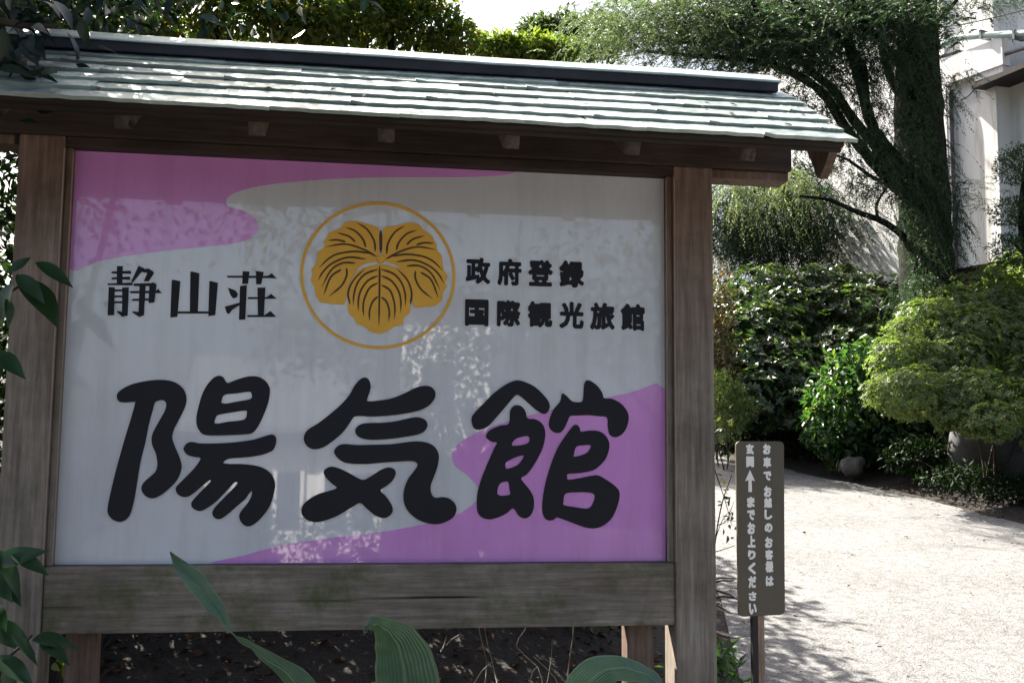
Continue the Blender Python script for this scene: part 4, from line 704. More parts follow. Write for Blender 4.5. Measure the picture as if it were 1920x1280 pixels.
# ridge cap: folded sheet over a raised ridge
bm = bmesh.new()
prof = [(-0.100, 2.711), (-0.100, 2.715), (-0.097, 2.719), (-0.020, 2.763), (0.0, 2.767), (0.020, 2.763), (0.097, 2.719), (0.100, 2.715), (0.100, 2.711)]
xsr = np.linspace(-1.285, 1.285, 9)
rings = [[bm.verts.new((x, y, z + 0.0015 * math.sin(i * 2.1))) for y, z in prof] for i, x in enumerate(xsr)]
for i in range(len(xsr) - 1):
    for j in range(len(prof) - 1): bm.faces.new((rings[i][j], rings[i + 1][j], rings[i + 1][j + 1], rings[i][j + 1]))
bm.faces.new(rings[0][::-1]); bm.faces.new(rings[-1])
for i in range(len(xsr) - 1): bm.faces.new((rings[i][-1], rings[i + 1][-1], rings[i + 1][0], rings[i][0]))
bmesh.ops.recalc_face_normals(bm, faces=bm.faces)
link("ridge_cap", bm_mesh("ridge_cap", bm), sign, m_sheet)
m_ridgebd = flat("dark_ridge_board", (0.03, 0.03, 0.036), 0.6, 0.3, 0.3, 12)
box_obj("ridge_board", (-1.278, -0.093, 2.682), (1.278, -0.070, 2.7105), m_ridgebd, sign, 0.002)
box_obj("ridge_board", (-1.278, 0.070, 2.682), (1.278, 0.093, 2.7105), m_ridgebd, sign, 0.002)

# ------------------------------------------------------------------ the stake sign beside the driveway
m_olive = flat("olive_brown_plate", (0.105, 0.09, 0.064), 0.45, 0.5, 0.08, 12)
m_whitepaint = flat("white_lettering", (0.92, 0.92, 0.90), 0.5, 0.5, 0.02)
m_tan = wood("pale_stake", 2, warm=0.7, tone=1.9)
m_dark = flat("dark_stake", (0.012, 0.011, 0.012), 0.6)
SY = 0.9
corners = [at(1378, 827, SY), at(1468, 827, SY), at(1470, 1151, SY), at(1383, 1155, SY)]
b0 = at(1424, 1153, SY); base = (float(b0[0]), SY, gz(b0[0], SY))
stake = thing("direction_sign", "narrow olive brown sign plate on a stake, two columns of white lettering", "sign", base)
def rounded_quad(c, r, k=5):
    c = [np.array((p[0], p[2])) for p in c]; out = []
    for i in range(4):
        p, a, b = c[i], c[i - 1], c[(i + 1) % 4]
        da, db = unit(a - p), unit(b - p)
        for t in np.linspace(0, 1, k):
            out.append((p + da * r * (1 - t) ** 2 + db * r * t ** 2).tolist())
    return out
plate_m, = poly_meshes([([rounded_quad(corners, 0.022)], SY, 0.010, 0)])
plate = link("plate", plate_m, stake, m_olive)
zs = base[2] - 0.25
top = at(1424, 1000, SY)
bx, bz = float(b0[0]), float(top[2])
bm = bmesh.new(); box(bm, (bx - 0.006, SY + 0.001, zs), (bx + 0.021, SY + 0.026, bz), 0.002)
link("stake", bm_mesh("stake", bm), stake, m_tan)
bm = bmesh.new(); box(bm, (bx - 0.029, SY + 0.001, zs), (bx - 0.0065, SY + 0.03, bz), 0.002)
link("stake", bm_mesh("stake", bm), stake, m_dark)
ZS = (1350, 810, 2.727)
def on_stake(zx, zy):
    p = at(ZS[0] + zx / ZS[2], ZS[1] + zy / ZS[2], SY - 0.0105); return p[0], p[2]
rows = []
def add_col(chars, ys, x_top, x_bot, w):
    for ch, (y0, y1) in zip(chars, ys):
        xc = x_top + (x_bot - x_top) * ((y0 + y1) / 2 - 60) / 860
        if ch == "↑": continue
        pts = np.array([q for c in GLYPH[ch] for q in c], float); lo, hi = pts.min(0) / 500, pts.max(0) / 500
        ww = w * min(1.0, max(0.62, (hi[0] - lo[0]) / 0.88))
        ax, az = on_stake(xc - ww / 2, y1); bx_, bz_ = on_stake(xc + ww / 2, y0); g = 0.0009
        rows.append((ch, (lambda u, v, lo=lo, hi=hi, ax=ax, az=az, bx_=bx_, bz_=bz_: (ax + g + (u - lo[0]) / (hi[0] - lo[0]) * (bx_ - ax - 2 * g), az + g + (v - lo[1]) / (hi[1] - lo[1]) * (bz_ - az - 2 * g)))))
add_col("玄関↑までお上りください", [(58, 114), (122, 180), (195, 305), (328, 386), (395, 450), (458, 522), (525, 590), (600, 652), (663, 727), (733, 797), (812, 862), (872, 932)], 152, 168, 66)
add_col("お車でお越しのお客様は", [(58, 114), (126, 182), (198, 247), (273, 332), (333, 387), (393, 447), (463, 512), (533, 592), (598, 652), (655, 717), (733, 787)], 239, 257, 66)
for me in poly_meshes(glyph_items(rows, SY - 0.0102, 0.001, 0, None)):
    link("lettering_character", me, plate, m_whitepaint)
arrow = [(153, 192), (179, 250), (162, 244), (163, 305), (145, 305), (145, 244), (128, 250)]
me, = poly_meshes([([[on_stake(x, y) for x, y in arrow]], SY - 0.0102, 0.001, 0)])
link("arrow", me, plate, m_whitepaint)

# ------------------------------------------------------------------ foliage and bark materials
m_bark, nt, p, _o = new_mat("fibrous_bark")
n1 = noise(nt, 14, 6, 0.7, stretch=(1, 1, 0.12)); n2 = noise(nt, 2.2, 4, 0.6)
r = ramp(nt, [(0.3, (0.006, 0.005, 0.0045)), (0.55, (0.014, 0.012, 0.010)), (0.8, (0.03, 0.025, 0.021))])
nt.links.new(n1.outputs[0], r.inputs[0])
r2 = ramp(nt, [(0.5, (0, 0, 0)), (0.68, (0.6, 0.6, 0.6))]); nt.links.new(n2.outputs[0], r2.inputs[0])
nt.links.new(mixc(nt, r2.outputs[0], r.outputs[0], (0.022, 0.034, 0.014)), p.inputs["Base Color"])
p.inputs["Roughness"].default_value = 0.95; p.inputs["Specular IOR Level"].default_value = 0.2
bump(nt, p, n1.outputs[0], 1.0, 0.06)
m_twig = flat("twig_bark", (0.05, 0.035, 0.025), 0.85, 0.3, 0.4)

m_needle = leaf_mat("conifer_needles", [(0.012, 0.026, 0.014), (0.020, 0.040, 0.020), (0.030, 0.055, 0.026), (0.045, 0.07, 0.034)], 0.55, 0.35, 0.34, (2.0, 2.2, 1.2))
m_camellia = leaf_mat("camellia_leaf", [(0.018, 0.040, 0.018), (0.028, 0.055, 0.022), (0.040, 0.070, 0.028), (0.032, 0.06, 0.024), (0.09, 0.115, 0.04), (0.13, 0.15, 0.06)], 0.30, 1.0, 0.36)
m_azalea = leaf_mat("azalea_leaf", [(0.065, 0.095, 0.032), (0.105, 0.145, 0.046), (0.14, 0.18, 0.058), (0.17, 0.195, 0.08), (0.09, 0.15, 0.046), (0.19, 0.17, 0.09)], 0.45, 0.6, 0.45)
m_aucuba = leaf_mat("aucuba_leaf", [(0.020, 0.052, 0.018), (0.034, 0.080, 0.026), (0.05, 0.105, 0.034), (0.03, 0.07, 0.03), (0.12, 0.17, 0.04)], 0.24, 0.6, 0.35)
m_olivetree = leaf_mat("broadleaf_crown", [(0.040, 0.070, 0.016), (0.065, 0.10, 0.02), (0.09, 0.12, 0.025), (0.055, 0.09, 0.022), (0.12, 0.12, 0.025), (0.18, 0.12, 0.025)], 0.45, 0.4, 0.5)
m_yellow = leaf_mat("yellow_green_leaf", [(0.08, 0.11, 0.02), (0.12, 0.15, 0.03), (0.16, 0.17, 0.03)], 0.45, 0.4, 0.45)
m_hazel = leaf_mat("grey_green_leaf", [(0.05, 0.065, 0.04), (0.07, 0.085, 0.05), (0.04, 0.06, 0.04)], 0.6, 0.3, 0.4)
m_hedge = leaf_mat("dark_hedge_leaf", [(0.012, 0.026, 0.010), (0.018, 0.038, 0.014), (0.026, 0.05, 0.016), (0.05, 0.075, 0.015)], 0.4, 0.45, 0.3)
m_near = leaf_mat("near_shrub_leaf", [(0.016, 0.042, 0.016), (0.022, 0.055, 0.02), (0.03, 0.065, 0.024)], 0.32, 0.5, 0.25)
m_rust = leaf_mat("rust_leaf", [(0.13, 0.075, 0.03), (0.05, 0.075, 0.025), (0.20, 0.12, 0.055), (0.06, 0.085, 0.03), (0.10, 0.085, 0.04), (0.05, 0.07, 0.025)], 0.45, 0.6, 0.35, (1.5, 1.3, 0.7))
m_pine = leaf_mat("cloud_pine_leaf", [(0.022, 0.05, 0.020), (0.035, 0.07, 0.026), (0.05, 0.09, 0.03), (0.03, 0.06, 0.03)], 0.5, 0.4, 0.3)
m_blade, nt, p, out = new_mat("broad_blade")
n1 = noise(nt, 9, 4, 0.6); r = ramp(nt, [(0.3, (0.085, 0.155, 0.115)), (0.7, (0.15, 0.24, 0.165))]); nt.links.new(n1.outputs[0], r.inputs[0])
w = nt.nodes.new("ShaderNodeUVMap"); wv = nt.nodes.new("ShaderNodeTexWave"); wv.inputs["Scale"].default_value = 5; wv.inputs["Distortion"].default_value = 1.2; wv.bands_direction = 'X'
nt.links.new(w.outputs[0], wv.inputs[0])
r3 = ramp(nt, [(0.0, (0.80, 0.82, 0.80)), (0.6, (1.0, 1.0, 1.0)), (1.0, (1.07, 1.07, 1.04))]); nt.links.new(wv.outputs[0], r3.inputs[0])
c = mixc(nt, 1.0, r.outputs[0], r3.outputs[0], 'MULTIPLY')
sx = nt.nodes.new("ShaderNodeSeparateXYZ"); nt.links.new(w.outputs[0], sx.inputs[0])
edge = ramp(nt, [(0.0, (0.8, 0.8, 0.8)), (0.035, (0.1, 0.1, 0.1)), (0.06, (0, 0, 0)), (0.47, (0, 0, 0)), (0.49, (0.6, 0.6, 0.6)), (0.51, (0.6, 0.6, 0.6)), (0.53, (0, 0, 0)), (0.94, (0, 0, 0)), (0.965, (0.1, 0.1, 0.1)), (1.0, (0.8, 0.8, 0.8))])
nt.links.new(sx.outputs[0], edge.inputs[0]); c = mixc(nt, edge.outputs[0], c, (0.26, 0.34, 0.24))
spn = noise(nt, 28, 4, 0.7); spr = ramp(nt, [(0.66, (0, 0, 0)), (0.72, (0.7, 0.7, 0.7))]); nt.links.new(spn.outputs[0], spr.inputs[0]); c = mixc(nt, spr.outputs[0], c, (0.12, 0.11, 0.06))
nt.links.new(c, p.inputs["Base Color"])
p.inputs["Roughness"].default_value = 0.33; p.inputs["Specular IOR Level"].default_value = 0.5
bump(nt, p, wv.outputs[0], 0.5, 0.006)
t = nt.nodes.new("ShaderNodeBsdfTranslucent"); nt.links.new(mixc(nt, 1.0, c, (1.3, 1.6, 0.6), 'MULTIPLY'), t.inputs[0])
mx = nt.nodes.new("ShaderNodeMixShader"); mx.inputs[0].default_value = 0.25
nt.links.new(p.outputs[0], mx.inputs[1]); nt.links.new(t.outputs[0], mx.inputs[2]); nt.links.new(mx.outputs[0], out.inputs[0])

UP = np.array([0, 0, 1.0])
def crown(name, blobs, n, L, W, mat, parent, out_w=0.6, up_n=0.8, droop=0.1, shell=(0.5, 1.0), lump=0.2, shape6=False, curl=0.1, clip=None, jl=0.3):
    P, d, k = blob_points(blobs, n, shell, lump)
    if clip is not None:
        m = clip(P); P, d = P[m], d[m]; n = len(P)
    D = unit(d * out_w + rng.normal(0, 0.6, (n, 3)) + np.array([0, 0, -droop]))
    N = unit(UP * up_n + d * 0.5 + rng.normal(0, 0.45, (n, 3)))
    Ls = L * rng.uniform(1 - jl, 1 + jl, n)
    return leaf_part(name, [leaf_geo(P, D, N, Ls, Ls * W / L, 0.18, curl, shape6)], mat, parent)

def whorls(name, blobs, n, k, L, W, mat, parent, shell=(0.8, 1.0), lump=0.12, up=0.5, open_=0.9, low=None):
    """leaves in rosettes of k at the twig ends, the way clipped evergreens carry them"""
    P, d, _k = blob_points(blobs, n, shell, lump)
    if low is not None:
        m = low(P); P, d = P[m], d[m]; n = len(P)
    A = unit(d + UP * up + rng.normal(0, 0.25, d.shape))
    s = unit(np.cross(A, rng.normal(size=A.shape))); t = np.cross(A, s)
    ang = (np.arange(k) * 2 * math.pi / k)[None, :, None] + rng.uniform(0, 6.28, (n, 1, 1)) + rng.normal(0, 0.2, (n, k, 1))
    rad = np.cos(ang) * s[:, None] + np.sin(ang) * t[:, None]
    D = unit(rad * open_ + A[:, None] * rng.uniform(0.1, 0.8, (n, k, 1)))
    N = unit(A[:, None] * 1.0 - rad * 0.4 + rng.normal(0, 0.15, (n, k, 3)))
    Ls = L * rng.uniform(0.7, 1.25, (n, k))
    PP = np.repeat(P[:, None], k, 1) + rad * 0.004
    return leaf_part(name, [leaf_geo(PP.reshape(-1, 3), D.reshape(-1, 3), N.reshape(-1, 3), Ls.reshape(-1), Ls.reshape(-1) * W / L, 0.16, 0.15)], mat, parent)

def B(px, py, Y, rx, rz, ry=None):
    """ellipsoid seen at pixel px,py at depth Y; radii given in photo pixels across and up"""
    c = at(px, py, Y); a = px_len(rx, Y); b = px_len(rz, Y)
    return (c, (a, ry if ry else (a + b) / 2 * 0.9, b))

def bark_limbs(root, specs, mat):
    for nm, pts, r0, r1 in specs:
        limb(nm, pts, r0, r1, mat, root)

# ------------------------------------------------------------------ the inn building behind
m_stucco, nt, p, _o = new_mat("stained_white_stucco")
n1 = noise(nt, 1.4, 6, 0.65, stretch=(1, 1, 0.25)); n2 = noise(nt, 40, 3, 0.6); n3 = noise(nt, 5, 5, 0.7, stretch=(1, 1, 0.12))
r = ramp(nt, [(0.28, (0.60, 0.56, 0.51)), (0.42, (0.78, 0.76, 0.745)), (0.7, (0.85, 0.845, 0.84))]); nt.links.new(n1.outputs[0], r.inputs[0])
r2 = ramp(nt, [(0.26, (0.58, 0.53, 0.45)), (0.48, (1, 1, 1))]); nt.links.new(n3.outputs[0], r2.inputs[0])
nt.links.new(mixc(nt, 1.0, r.outputs[0], r2.outputs[0], 'MULTIPLY'), p.inputs["Base Color"])
p.inputs["Roughness"].default_value = 0.9; bump(nt, p, n2.outputs[0], 0.25, 0.006)
m_pipe = flat("pale_green_pipe", (0.46, 0.56, 0.54), 0.4, 0.5, 0.08)
m_downpipe = flat("grey_downpipe", (0.13, 0.125, 0.14), 0.5, 0.4, 0.15)
m_eave = flat("dark_eave_wood", (0.035, 0.028, 0.025), 0.7, 0.3, 0.3)
m_plinth = flat("brown_plinth", (0.014, 0.010, 0.009), 1.0, 0.0, 0.3, 8)
m_tile = flat("grey_roof_tile", (0.09, 0.095, 0.10), 0.4, 0.5, 0.25)

WO = np.array([9.28, 12.4, 0.0]); WE = unit(np.array([0.33, -0.944, 0.0])); WN = np.array([WE[1], -WE[0], 0.0])   # along the wall, and out of it
if WN[1] > 0: WN = -WN
def wall_pt(px, py, outn=0.0):
    q = on_plane(px, py, WO + WN * outn, WN)
    return float(np.dot(q - WO, WE)), float(q[2])
def wbox(bm, t0, t1, z0, z1, o0, o1):
    vs = []
    for t in (t0, t1):
        for o in (o0, o1):
            for z in (z0, z1):
                q = WO + WE * t + WN * o; vs.append(bm.verts.new((q[0], q[1], z)))
    for f in ((0, 1, 3, 2), (4, 6, 7, 5), (0, 4, 5, 1), (2, 3, 7, 6), (0, 2, 6, 4), (1, 5, 7, 3)):
        bm.faces.new([vs[i] for i in f])
    bmesh.ops.recalc_face_normals(bm, faces=bm.faces)
def wobj(name, t0, t1, z0, z1, o0, o1, mat, parent):
    bm = bmesh.new(); wbox(bm, t0, t1, z0, z1, o0, o1); return link(name, bm_mesh(name, bm), parent, mat)
inn = thing("inn_building", "white stucco inn wall with pale pipes and a dark eave behind the big tree", "building", (float(WO[0]), float(WO[1]), gz(WO[0], WO[1])))
tc_, _z = wall_pt(1872, 300)
_, z_pl = wall_pt(1800, 503)
wobj("wall", -4.4, tc_, z_pl, 11.0, -0.4, 0.0, m_stucco, inn)
wobj("wall", tc_, 9.0, z_pl, 11.0, -0.9, -0.32, m_stucco, inn)
wobj("plinth", -4.42, 9.0, 0.5, z_pl - 0.003, -0.9, 0.03, m_plinth, inn)
wobj("corner_strip", wall_pt(1776, 300)[0] - 0.02, wall_pt(1781, 300)[0], z_pl, 11.0, 0.0, 0.05, m_stucco, inn)
# downpipe with brackets
t = wall_pt(1789, 400, 0.06)[0]; za = z_pl + 0.0; zb = wall_pt(1789, 188, 0.06)[1]
q0 = WO + WE * t + WN * 0.06
limb("downpipe", [(q0[0], q0[1], za), (q0[0], q0[1], (za + zb) / 2), (q0[0], q0[1], zb), *[tuple(WO + WE * (t - 0.05) + WN * 0.03 + np.array([0, 0, zb + 0.18]))] ], 0.042, 0.042, m_downpipe, inn, 10, 0.0)
# ledge blocks under the pipe band
for a, b, y0, y1 in ((1771, 1813, 124, 139), (1828, 1882, 122, 135)):
    t0, z1 = wall_pt(a, y0, 0.12); t1, z0 = wall_pt(b, y1, 0.12)
    wobj("ledge", t0, t1, z0, z1, 0.0, 0.14, m_stucco, inn)
t0, z1 = wall_pt(1771, 116, 0.1); t1, z0 = wall_pt(1886, 122, 0.1)
wobj("ledge", t0, t1, z0, z1 + 0.02, 0.0, 0.17, m_stucco, inn)
def wpath(pts, outn): 
    o = []
    for px, py in pts:
        t, z = wall_pt(px, py, outn); q = WO + WE * t + WN * outn; o.append((q[0], q[1], z))
    return o
limb("horizontal_pipe", wpath([(1730, 108), (1758, 90), (1780, 78), (1800, 72), (1850, 67), (1925, 62), (2100, 46)], 0.16), 0.052, 0.052, m_pipe, inn, 10, 0.0)
for px in (1843, 1905):
    t, z = wall_pt(px, 66, 0.16); wobj("pipe_clip", t - 0.02, t + 0.02, z - 0.07, z + 0.07, 0.0, 0.225, m_downpipe, inn)
limb("bent_gutter", wpath([(1730, 118), (1775, 104), (1800, 98), (1822, 102), (1850, 110), (1885, 102), (1930, 88), (2000, 72)], 0.10), 0.028, 0.028, m_downpipe, inn, 8, 0.0)
limb("cable", wpath([(1740, 53), (1800, 47), (1860, 34), (1925, 18), (2000, 2)], 0.25), 0.010, 0.010, m_eave, inn, 6, 0.0)
limb("cable", wpath([(1790, 192), (1812, 183), (1828, 168)], 0.05), 0.010, 0.010, m_downpipe, inn, 6, 0.0)
# eave of the recessed bay
bm = bmesh.new()
pts = [(1825, 160), (1862, 168), (1930, 143), (2060, 100), (2060, 72), (1930, 118), (1880, 138)]
ta, za = wall_pt(1826, 163, 0.25); tb, zb2 = wall_pt(1925, 122, 0.25)
k = (zb2 - za) / (tb - ta)
vs = []
for t, h0, h1 in ((ta, 0.0, 0.02), (ta + 4.0, 0.0, 0.10)):
    for o in (-0.9, 0.30):
        z = za + k * (t - ta) - 0.10 * (o - 0.30)
        for h in (-0.045 - h0, h1):
            q = WO + WE * t + WN * o; vs.append(bm.verts.new((q[0], q[1], z + h)))
for f in ((0, 1, 3, 2), (4, 6, 7, 5), (0, 4, 5, 1), (2, 3, 7, 6), (0, 2, 6, 4), (1, 5, 7, 3)): bm.faces.new([vs[i] for i in f])
bmesh.ops.recalc_face_normals(bm, faces=bm.faces)
link("eave", bm_mesh("eave", bm), inn, m_eave)

def hedge(label, boxes, n, L, W, mat, loc):
    t = thing("hedge", label, "hedge", loc)
    VF = []
    for (x0, x1, y0, y1, z0, z1), w in boxes:
        m = int(n * w)
        P = np.stack([rng.uniform(x0, x1, m), rng.uniform(y0, y1, m), z0 + (z1 - z0) * rng.random(m)], 1)
        P[:, 1] = np.where(rng.random(m) < 0.6, y0 + (y1 - y0) * rng.random(m) ** 2, P[:, 1])
        P += 0.12 * np.sin(P[:, [1, 2, 0]] * 4.1)
        D = unit(rng.normal(0, 0.7, (m, 3)) + np.array([0, -0.5, 0.1])); N = unit(UP * 0.7 + rng.normal(0, 0.5, (m, 3)))
        Ls = L * rng.uniform(0.7, 1.3, m); VF.append(leaf_geo(P, D, N, Ls, Ls * W / L, 0.18, 0.1))
    leaf_part("foliage", VF, mat, t)
    for i in range(7):
        (x0, x1, y0, y1, z0, z1), w = boxes[i % len(boxes)]
        x, y = rng.uniform(x0, x1), rng.uniform(y0, y1)
        limb("stem", [(x, y, gz(x, y) - .05), (x + rng.normal(0, .1), y, (z0 + z1) / 2), (x + rng.normal(0, .2), y, z1 - .2)], 0.025, 0.01, m_twig, t, 6)
    return t

# ------------------------------------------------------------------ the big conifer
TY = 10.0
def trunk_r(w): return px_len(w / 2, TY)
tb_ = at(1742, 600, TY); tz = gz(tb_[0], TY)
conifer = thing("conifer_tree", "big old conifer with a thick dark trunk and spreading mossy limbs before the white wall", "tree", (float(tb_[0]), TY, tz))
path = [(tb_[0] + 0.06, TY, tz - 0.2), (tb_[0] + 0.02, TY, tz + 0.7), tuple(at(1740, 560, TY)), tuple(at(1736, 440, TY)), tuple(at(1728, 320, TY)), tuple(at(1722, 200, TY)), tuple(at(1722, 90, TY)), tuple(at(1724, -40, TY)), tuple(at(1728, -260, TY)), tuple(at(1735, -600, TY))]
rad = [trunk_r(v) for v in (150, 120, 104, 98, 98, 92, 76, 68, 56, 30)]
P = smooth_path(path, 5); R = np.interp(np.linspace(0, len(rad) - 1, len(P)), range(len(rad)), rad)
V, F = tube_np(P, R, 22, 0.045, 3)
link("trunk", mesh_np("trunk", V, F, True), conifer, m_bark)
def lean(px): return 1.2 * max(0.0, 1690 - px) / 480.0            # the left limbs reach away from the driveway
def L3(pts, Y0, Y1):
    n = len(pts); return [tuple(at(x, y, Y0 + 1.8 + (Y1 - Y0) * i / (n - 1) + lean(x))) for i, (x, y) in enumerate(pts)]
limbs_px = [
 ([(1722, 420), (1690, 360), (1644, 312), (1590, 246), (1539, 172), (1468, 129), (1378, 110), (1290, 104), (1210, 96)], 8.1, 7.7, 30, 5),
 ([(1700, 372), (1660, 300), (1600, 225), (1562, 168), (1523, 137), (1476, 90), (1430, 40), (1400, -20)], 8.1, 7.6, 24, 8),
 ([(1705, 330), (1650, 262), (1632, 226), (1621, 187), (1617, 129), (1601, 101), (1587, 51), (1580, -60), (1560, -200)], 8.0, 7.8, 26, 12),
 ([(1622, 200), (1593, 98), (1570, 66), (1531, 35), (1490, 5), (1440, -60)], 7.9, 7.4, 15, 6),
 ([(1706, 180), (1692, 132), (1664, 94), (1625, 50), (1600, 0), (1580, -60)], 8.1, 7.6, 20, 9),
 ([(1712, 470), (1687, 437), (1652, 414), (1609, 398), (1554, 375), (1500, 368)], 8.0, 7.2, 17, 5),
 ([(1646, 412), (1644, 383), (1664, 351), (1680, 340)], 7.9, 7.7, 7, 3),
 ([(1744, 60), (1762, 36), (1785, 12), (1808, -20), (1850, -80)], 8.1, 7.8, 9, 6),
 ([(1740, 215), (1700, 190), (1672, 150), (1650, 60), (1650, -80)], 8.3, 8.6, 20, 14),
 ([(1600, 240), (1560, 250), (1520, 240), (1480, 215)], 8.0, 8.4, 8, 3),
 ([(1468, 129), (1430, 100), (1380, 60), (1320, 30)], 7.9, 7.6, 9, 4),
 ([(1665, 345), (1632, 330), (1590, 300), (1560, 290)], 8.0, 7.6, 10, 3),
]
for pts, Y0, Y1, w0, w1 in limbs_px:
    limb("limb", L3(pts, Y0, Y1), px_len(w0 / 2, TY) * 1.0, px_len(w1 / 2, TY), m_bark, conifer, 9, 0.08)

def sprays(P, D, n_need, length, need_l, need_w, droop=0.8, flatn=0.5):
    """drooping needle sprays: needles both sides of a falling twig; P start points, D start directions"""
    n = len(P); D = unit(D)
    t = (np.arange(n_need) + 0.5) / n_need
    Ls = (length * rng.uniform(0.55, 1.3, n))[:, None]
    pos = P[:, None, :] + D[:, None, :] * (Ls * t)[:, :, None] + np.array([0, 0, -1.0]) * (droop * Ls * t ** 1.7)[:, :, None]
    tan = unit(D[:, None, :] + np.array([0, 0, -1.0]) * (droop * 1.7 * t ** 0.7)[None, :, None])
    side = unit(np.cross(tan, rng.normal(0, 1, (n, 1, 3)) * (1 - flatn) + UP * flatn))
    sg = np.where(np.arange(n_need) % 2 == 0, 1.0, -1.0)[None, :, None]
    d = unit(tan * 0.9 + side * sg * 0.8 + rng.normal(0, 0.22, (n, n_need, 3)))
    w = unit(np.cross(d, rng.normal(0, 1, (n, n_need, 3)))) * need_w
    l = need_l * (1.1 - 0.5 * t)[None, :, None] * rng.uniform(0.8, 1.2, (n, n_need, 1))
    V = np.stack([pos - w, pos + w, pos + d * l], 2).reshape(-1, 3)
    return V, np.arange(len(V)).reshape(-1, 3)

def spray_region(n, poly_blobs, Y0, Y1, dirw=(-0.5, -0.4, 0.2), clump=0, spread=0.16, leaning=False):
    """scatter spray starts through soft pixel ellipses"""
    out = []
    wts = np.array([b[4] if len(b) > 4 else b[2] * b[3] for b in poly_blobs], float); wts /= wts.sum()
    for k in rng.choice(len(poly_blobs), n, p=wts):
        cx, cy, rx, ry = poly_blobs[k][:4]
        a = rng.uniform(0, 2 * math.pi); q = rng.random() ** 0.6
        x = cx + rx * q * math.cos(a)
        out.append(at(x, cy + ry * q * math.sin(a), rng.uniform(Y0, Y1) + (lean(x) if leaning else 0)))
    P = np.array(out)
    if clump:                         # several sprays leave each twig end
        P = np.repeat(P, clump, 0); P = P + rng.normal(0, spread, P.shape) * np.array([1.3, 1.0, 0.45])
    D = rng.normal(0, 0.7, P.shape) + np.array(dirw)
    return P, D
reg = [(1215, 25, 95, 45), (1180, 80, 80, 40), (1290, 75, 90, 34), (1385, 70, 80, 40), (1330, 15, 90, 35), (1440, 30, 80, 40), (1500, 70, 60, 45), (1560, 20, 60, 50), (1640, 30, 60, 40), (1480, 110, 60, 25), (1550, 110, 40, 40), (1690, 40, 60, 60), (1380, 120, 60, 14)]
P1, D1 = spray_region(165, [q for q in reg if q[0] > 1335], 9.1, 10.6, clump=26, spread=0.24, leaning=True)
leaf_part("crown", [sprays(P1, D1, 24, 0.36, 0.065, 0.0072, 0.55, 0.8)], m_needle, conifer)
m_glare_needle = leaf_mat('glare_needles', [(0.05, 0.075, 0.035), (0.075, 0.10, 0.05), (0.10, 0.12, 0.065)], 0.5, 0.4, 0.5, (1.5, 1.7, 1.1))  # pale copy of the needles: sun glare put into the colour
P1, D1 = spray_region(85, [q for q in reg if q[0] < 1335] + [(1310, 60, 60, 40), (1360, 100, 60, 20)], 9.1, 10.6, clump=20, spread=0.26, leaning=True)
leaf_part('crown', [sprays(P1, D1, 22, 0.40, 0.07, 0.0068, 0.6, 0.8)], m_glare_needle, conifer)
reg2 = [(1712, 540, 28, 50, 4000), (1700, 100, 55, 70), (1720, 300, 50, 110), (1735, 440, 45, 70), (1660, 300, 35, 40), (1600, 200, 35, 50), (1560, 250, 40, 40), (1610, 270, 40, 40), (1650, 210, 25, 40), (1630, 130, 30, 40), (1730, 180, 40, 60), (1780, 130, 25, 25), (1740, 380, 48, 60), (1690, 250, 35, 60), (1585, 330, 40, 30, 500)]
P2, D2 = spray_region(135, reg2 + [(1500, 180, 40, 30), (1560, 300, 40, 30), (1620, 340, 40, 30), (1640, 110, 40, 40), (1560, 170, 40, 40)], 9.2, 9.7, (0, -0.6, 0.0), 14, 0.12, True)
leaf_part("trunk_sprays", [sprays(P2, D2, 22, 0.33, 0.06, 0.0065, 1.2)], m_needle, conifer)
P2, D2 = spray_region(170, [(1790, 350, 60, 20), (1830, 370, 60, 25), (1870, 0, 60, 25), (1800, 12, 60, 20), (1840, 5, 60, 20)], 9.2, 9.8, (0.3, -0.5, 0.1))
leaf_part("side_sprays", [sprays(P2, D2, 18, 0.34, 0.06, 0.0042, 0.6)], m_needle, conifer)
# crown above the picture, so that light and shade fall as under a whole tree
P3 = np.concatenate([rng.normal(0, 1, (1100, 3)) * np.array([1.5, 0.9, 1.3]) + np.array([8.2, 11.4, 11.4])]); D3 = rng.normal(0, 0.7, P3.shape)
leaf_part("crown", [sprays(P3, D3, 14, 0.5, 0.09, 0.008)], m_needle, conifer)

# ------------------------------------------------------------------ weeping small conifer beside the eave
WY = 14.4
c0 = at(1480, 560, WY)
weep = thing("weeping_conifer", "small weeping conifer with pale hanging sprays under the eave end, left of the big trunk", "tree", (float(c0[0]), WY, gz(c0[0], WY)))
for pts in ([(1470, 900), (1480, 640), (1475, 560), (1460, 440), (1430, 350), (1380, 320)], [(1478, 640), (1500, 520), (1510, 420), (1520, 340), (1500, 300)], [(1476, 600), (1440, 500), (1400, 430), (1360, 400)], [(1495, 540), (1540, 470), (1560, 400), (1580, 370)]):
    limb("trunk" if pts[0][1] > 850 else "limb", [tuple(at(x, y, WY)) if y < 850 else (float(c0[0]), WY, gz(c0[0], WY) - 0.1) for x, y in pts], 0.045 if pts[0][1] > 850 else 0.022, 0.008, m_bark, weep, 7)
P4, D4 = spray_region(150, [(1400, 360, 60, 30), (1440, 410, 80, 50), (1380, 440, 60, 40), (1490, 350, 40, 50), (1530, 400, 45, 50), (1480, 450, 70, 35), (1420, 470, 90, 30), (1530, 460, 50, 30)], WY - 0.7, WY + 0.6, (-0.1, -0.4, 0.3), 16, 0.24)
m_weep = leaf_mat('dark_weeping_needles', [(0.010, 0.022, 0.012), (0.017, 0.034, 0.017), (0.025, 0.045, 0.022)], 0.6, 0.25, 0.2)
leaf_part("crown", [sprays(P4, D4, 24, 0.52, 0.085, 0.0085, 1.2)], m_weep, weep)
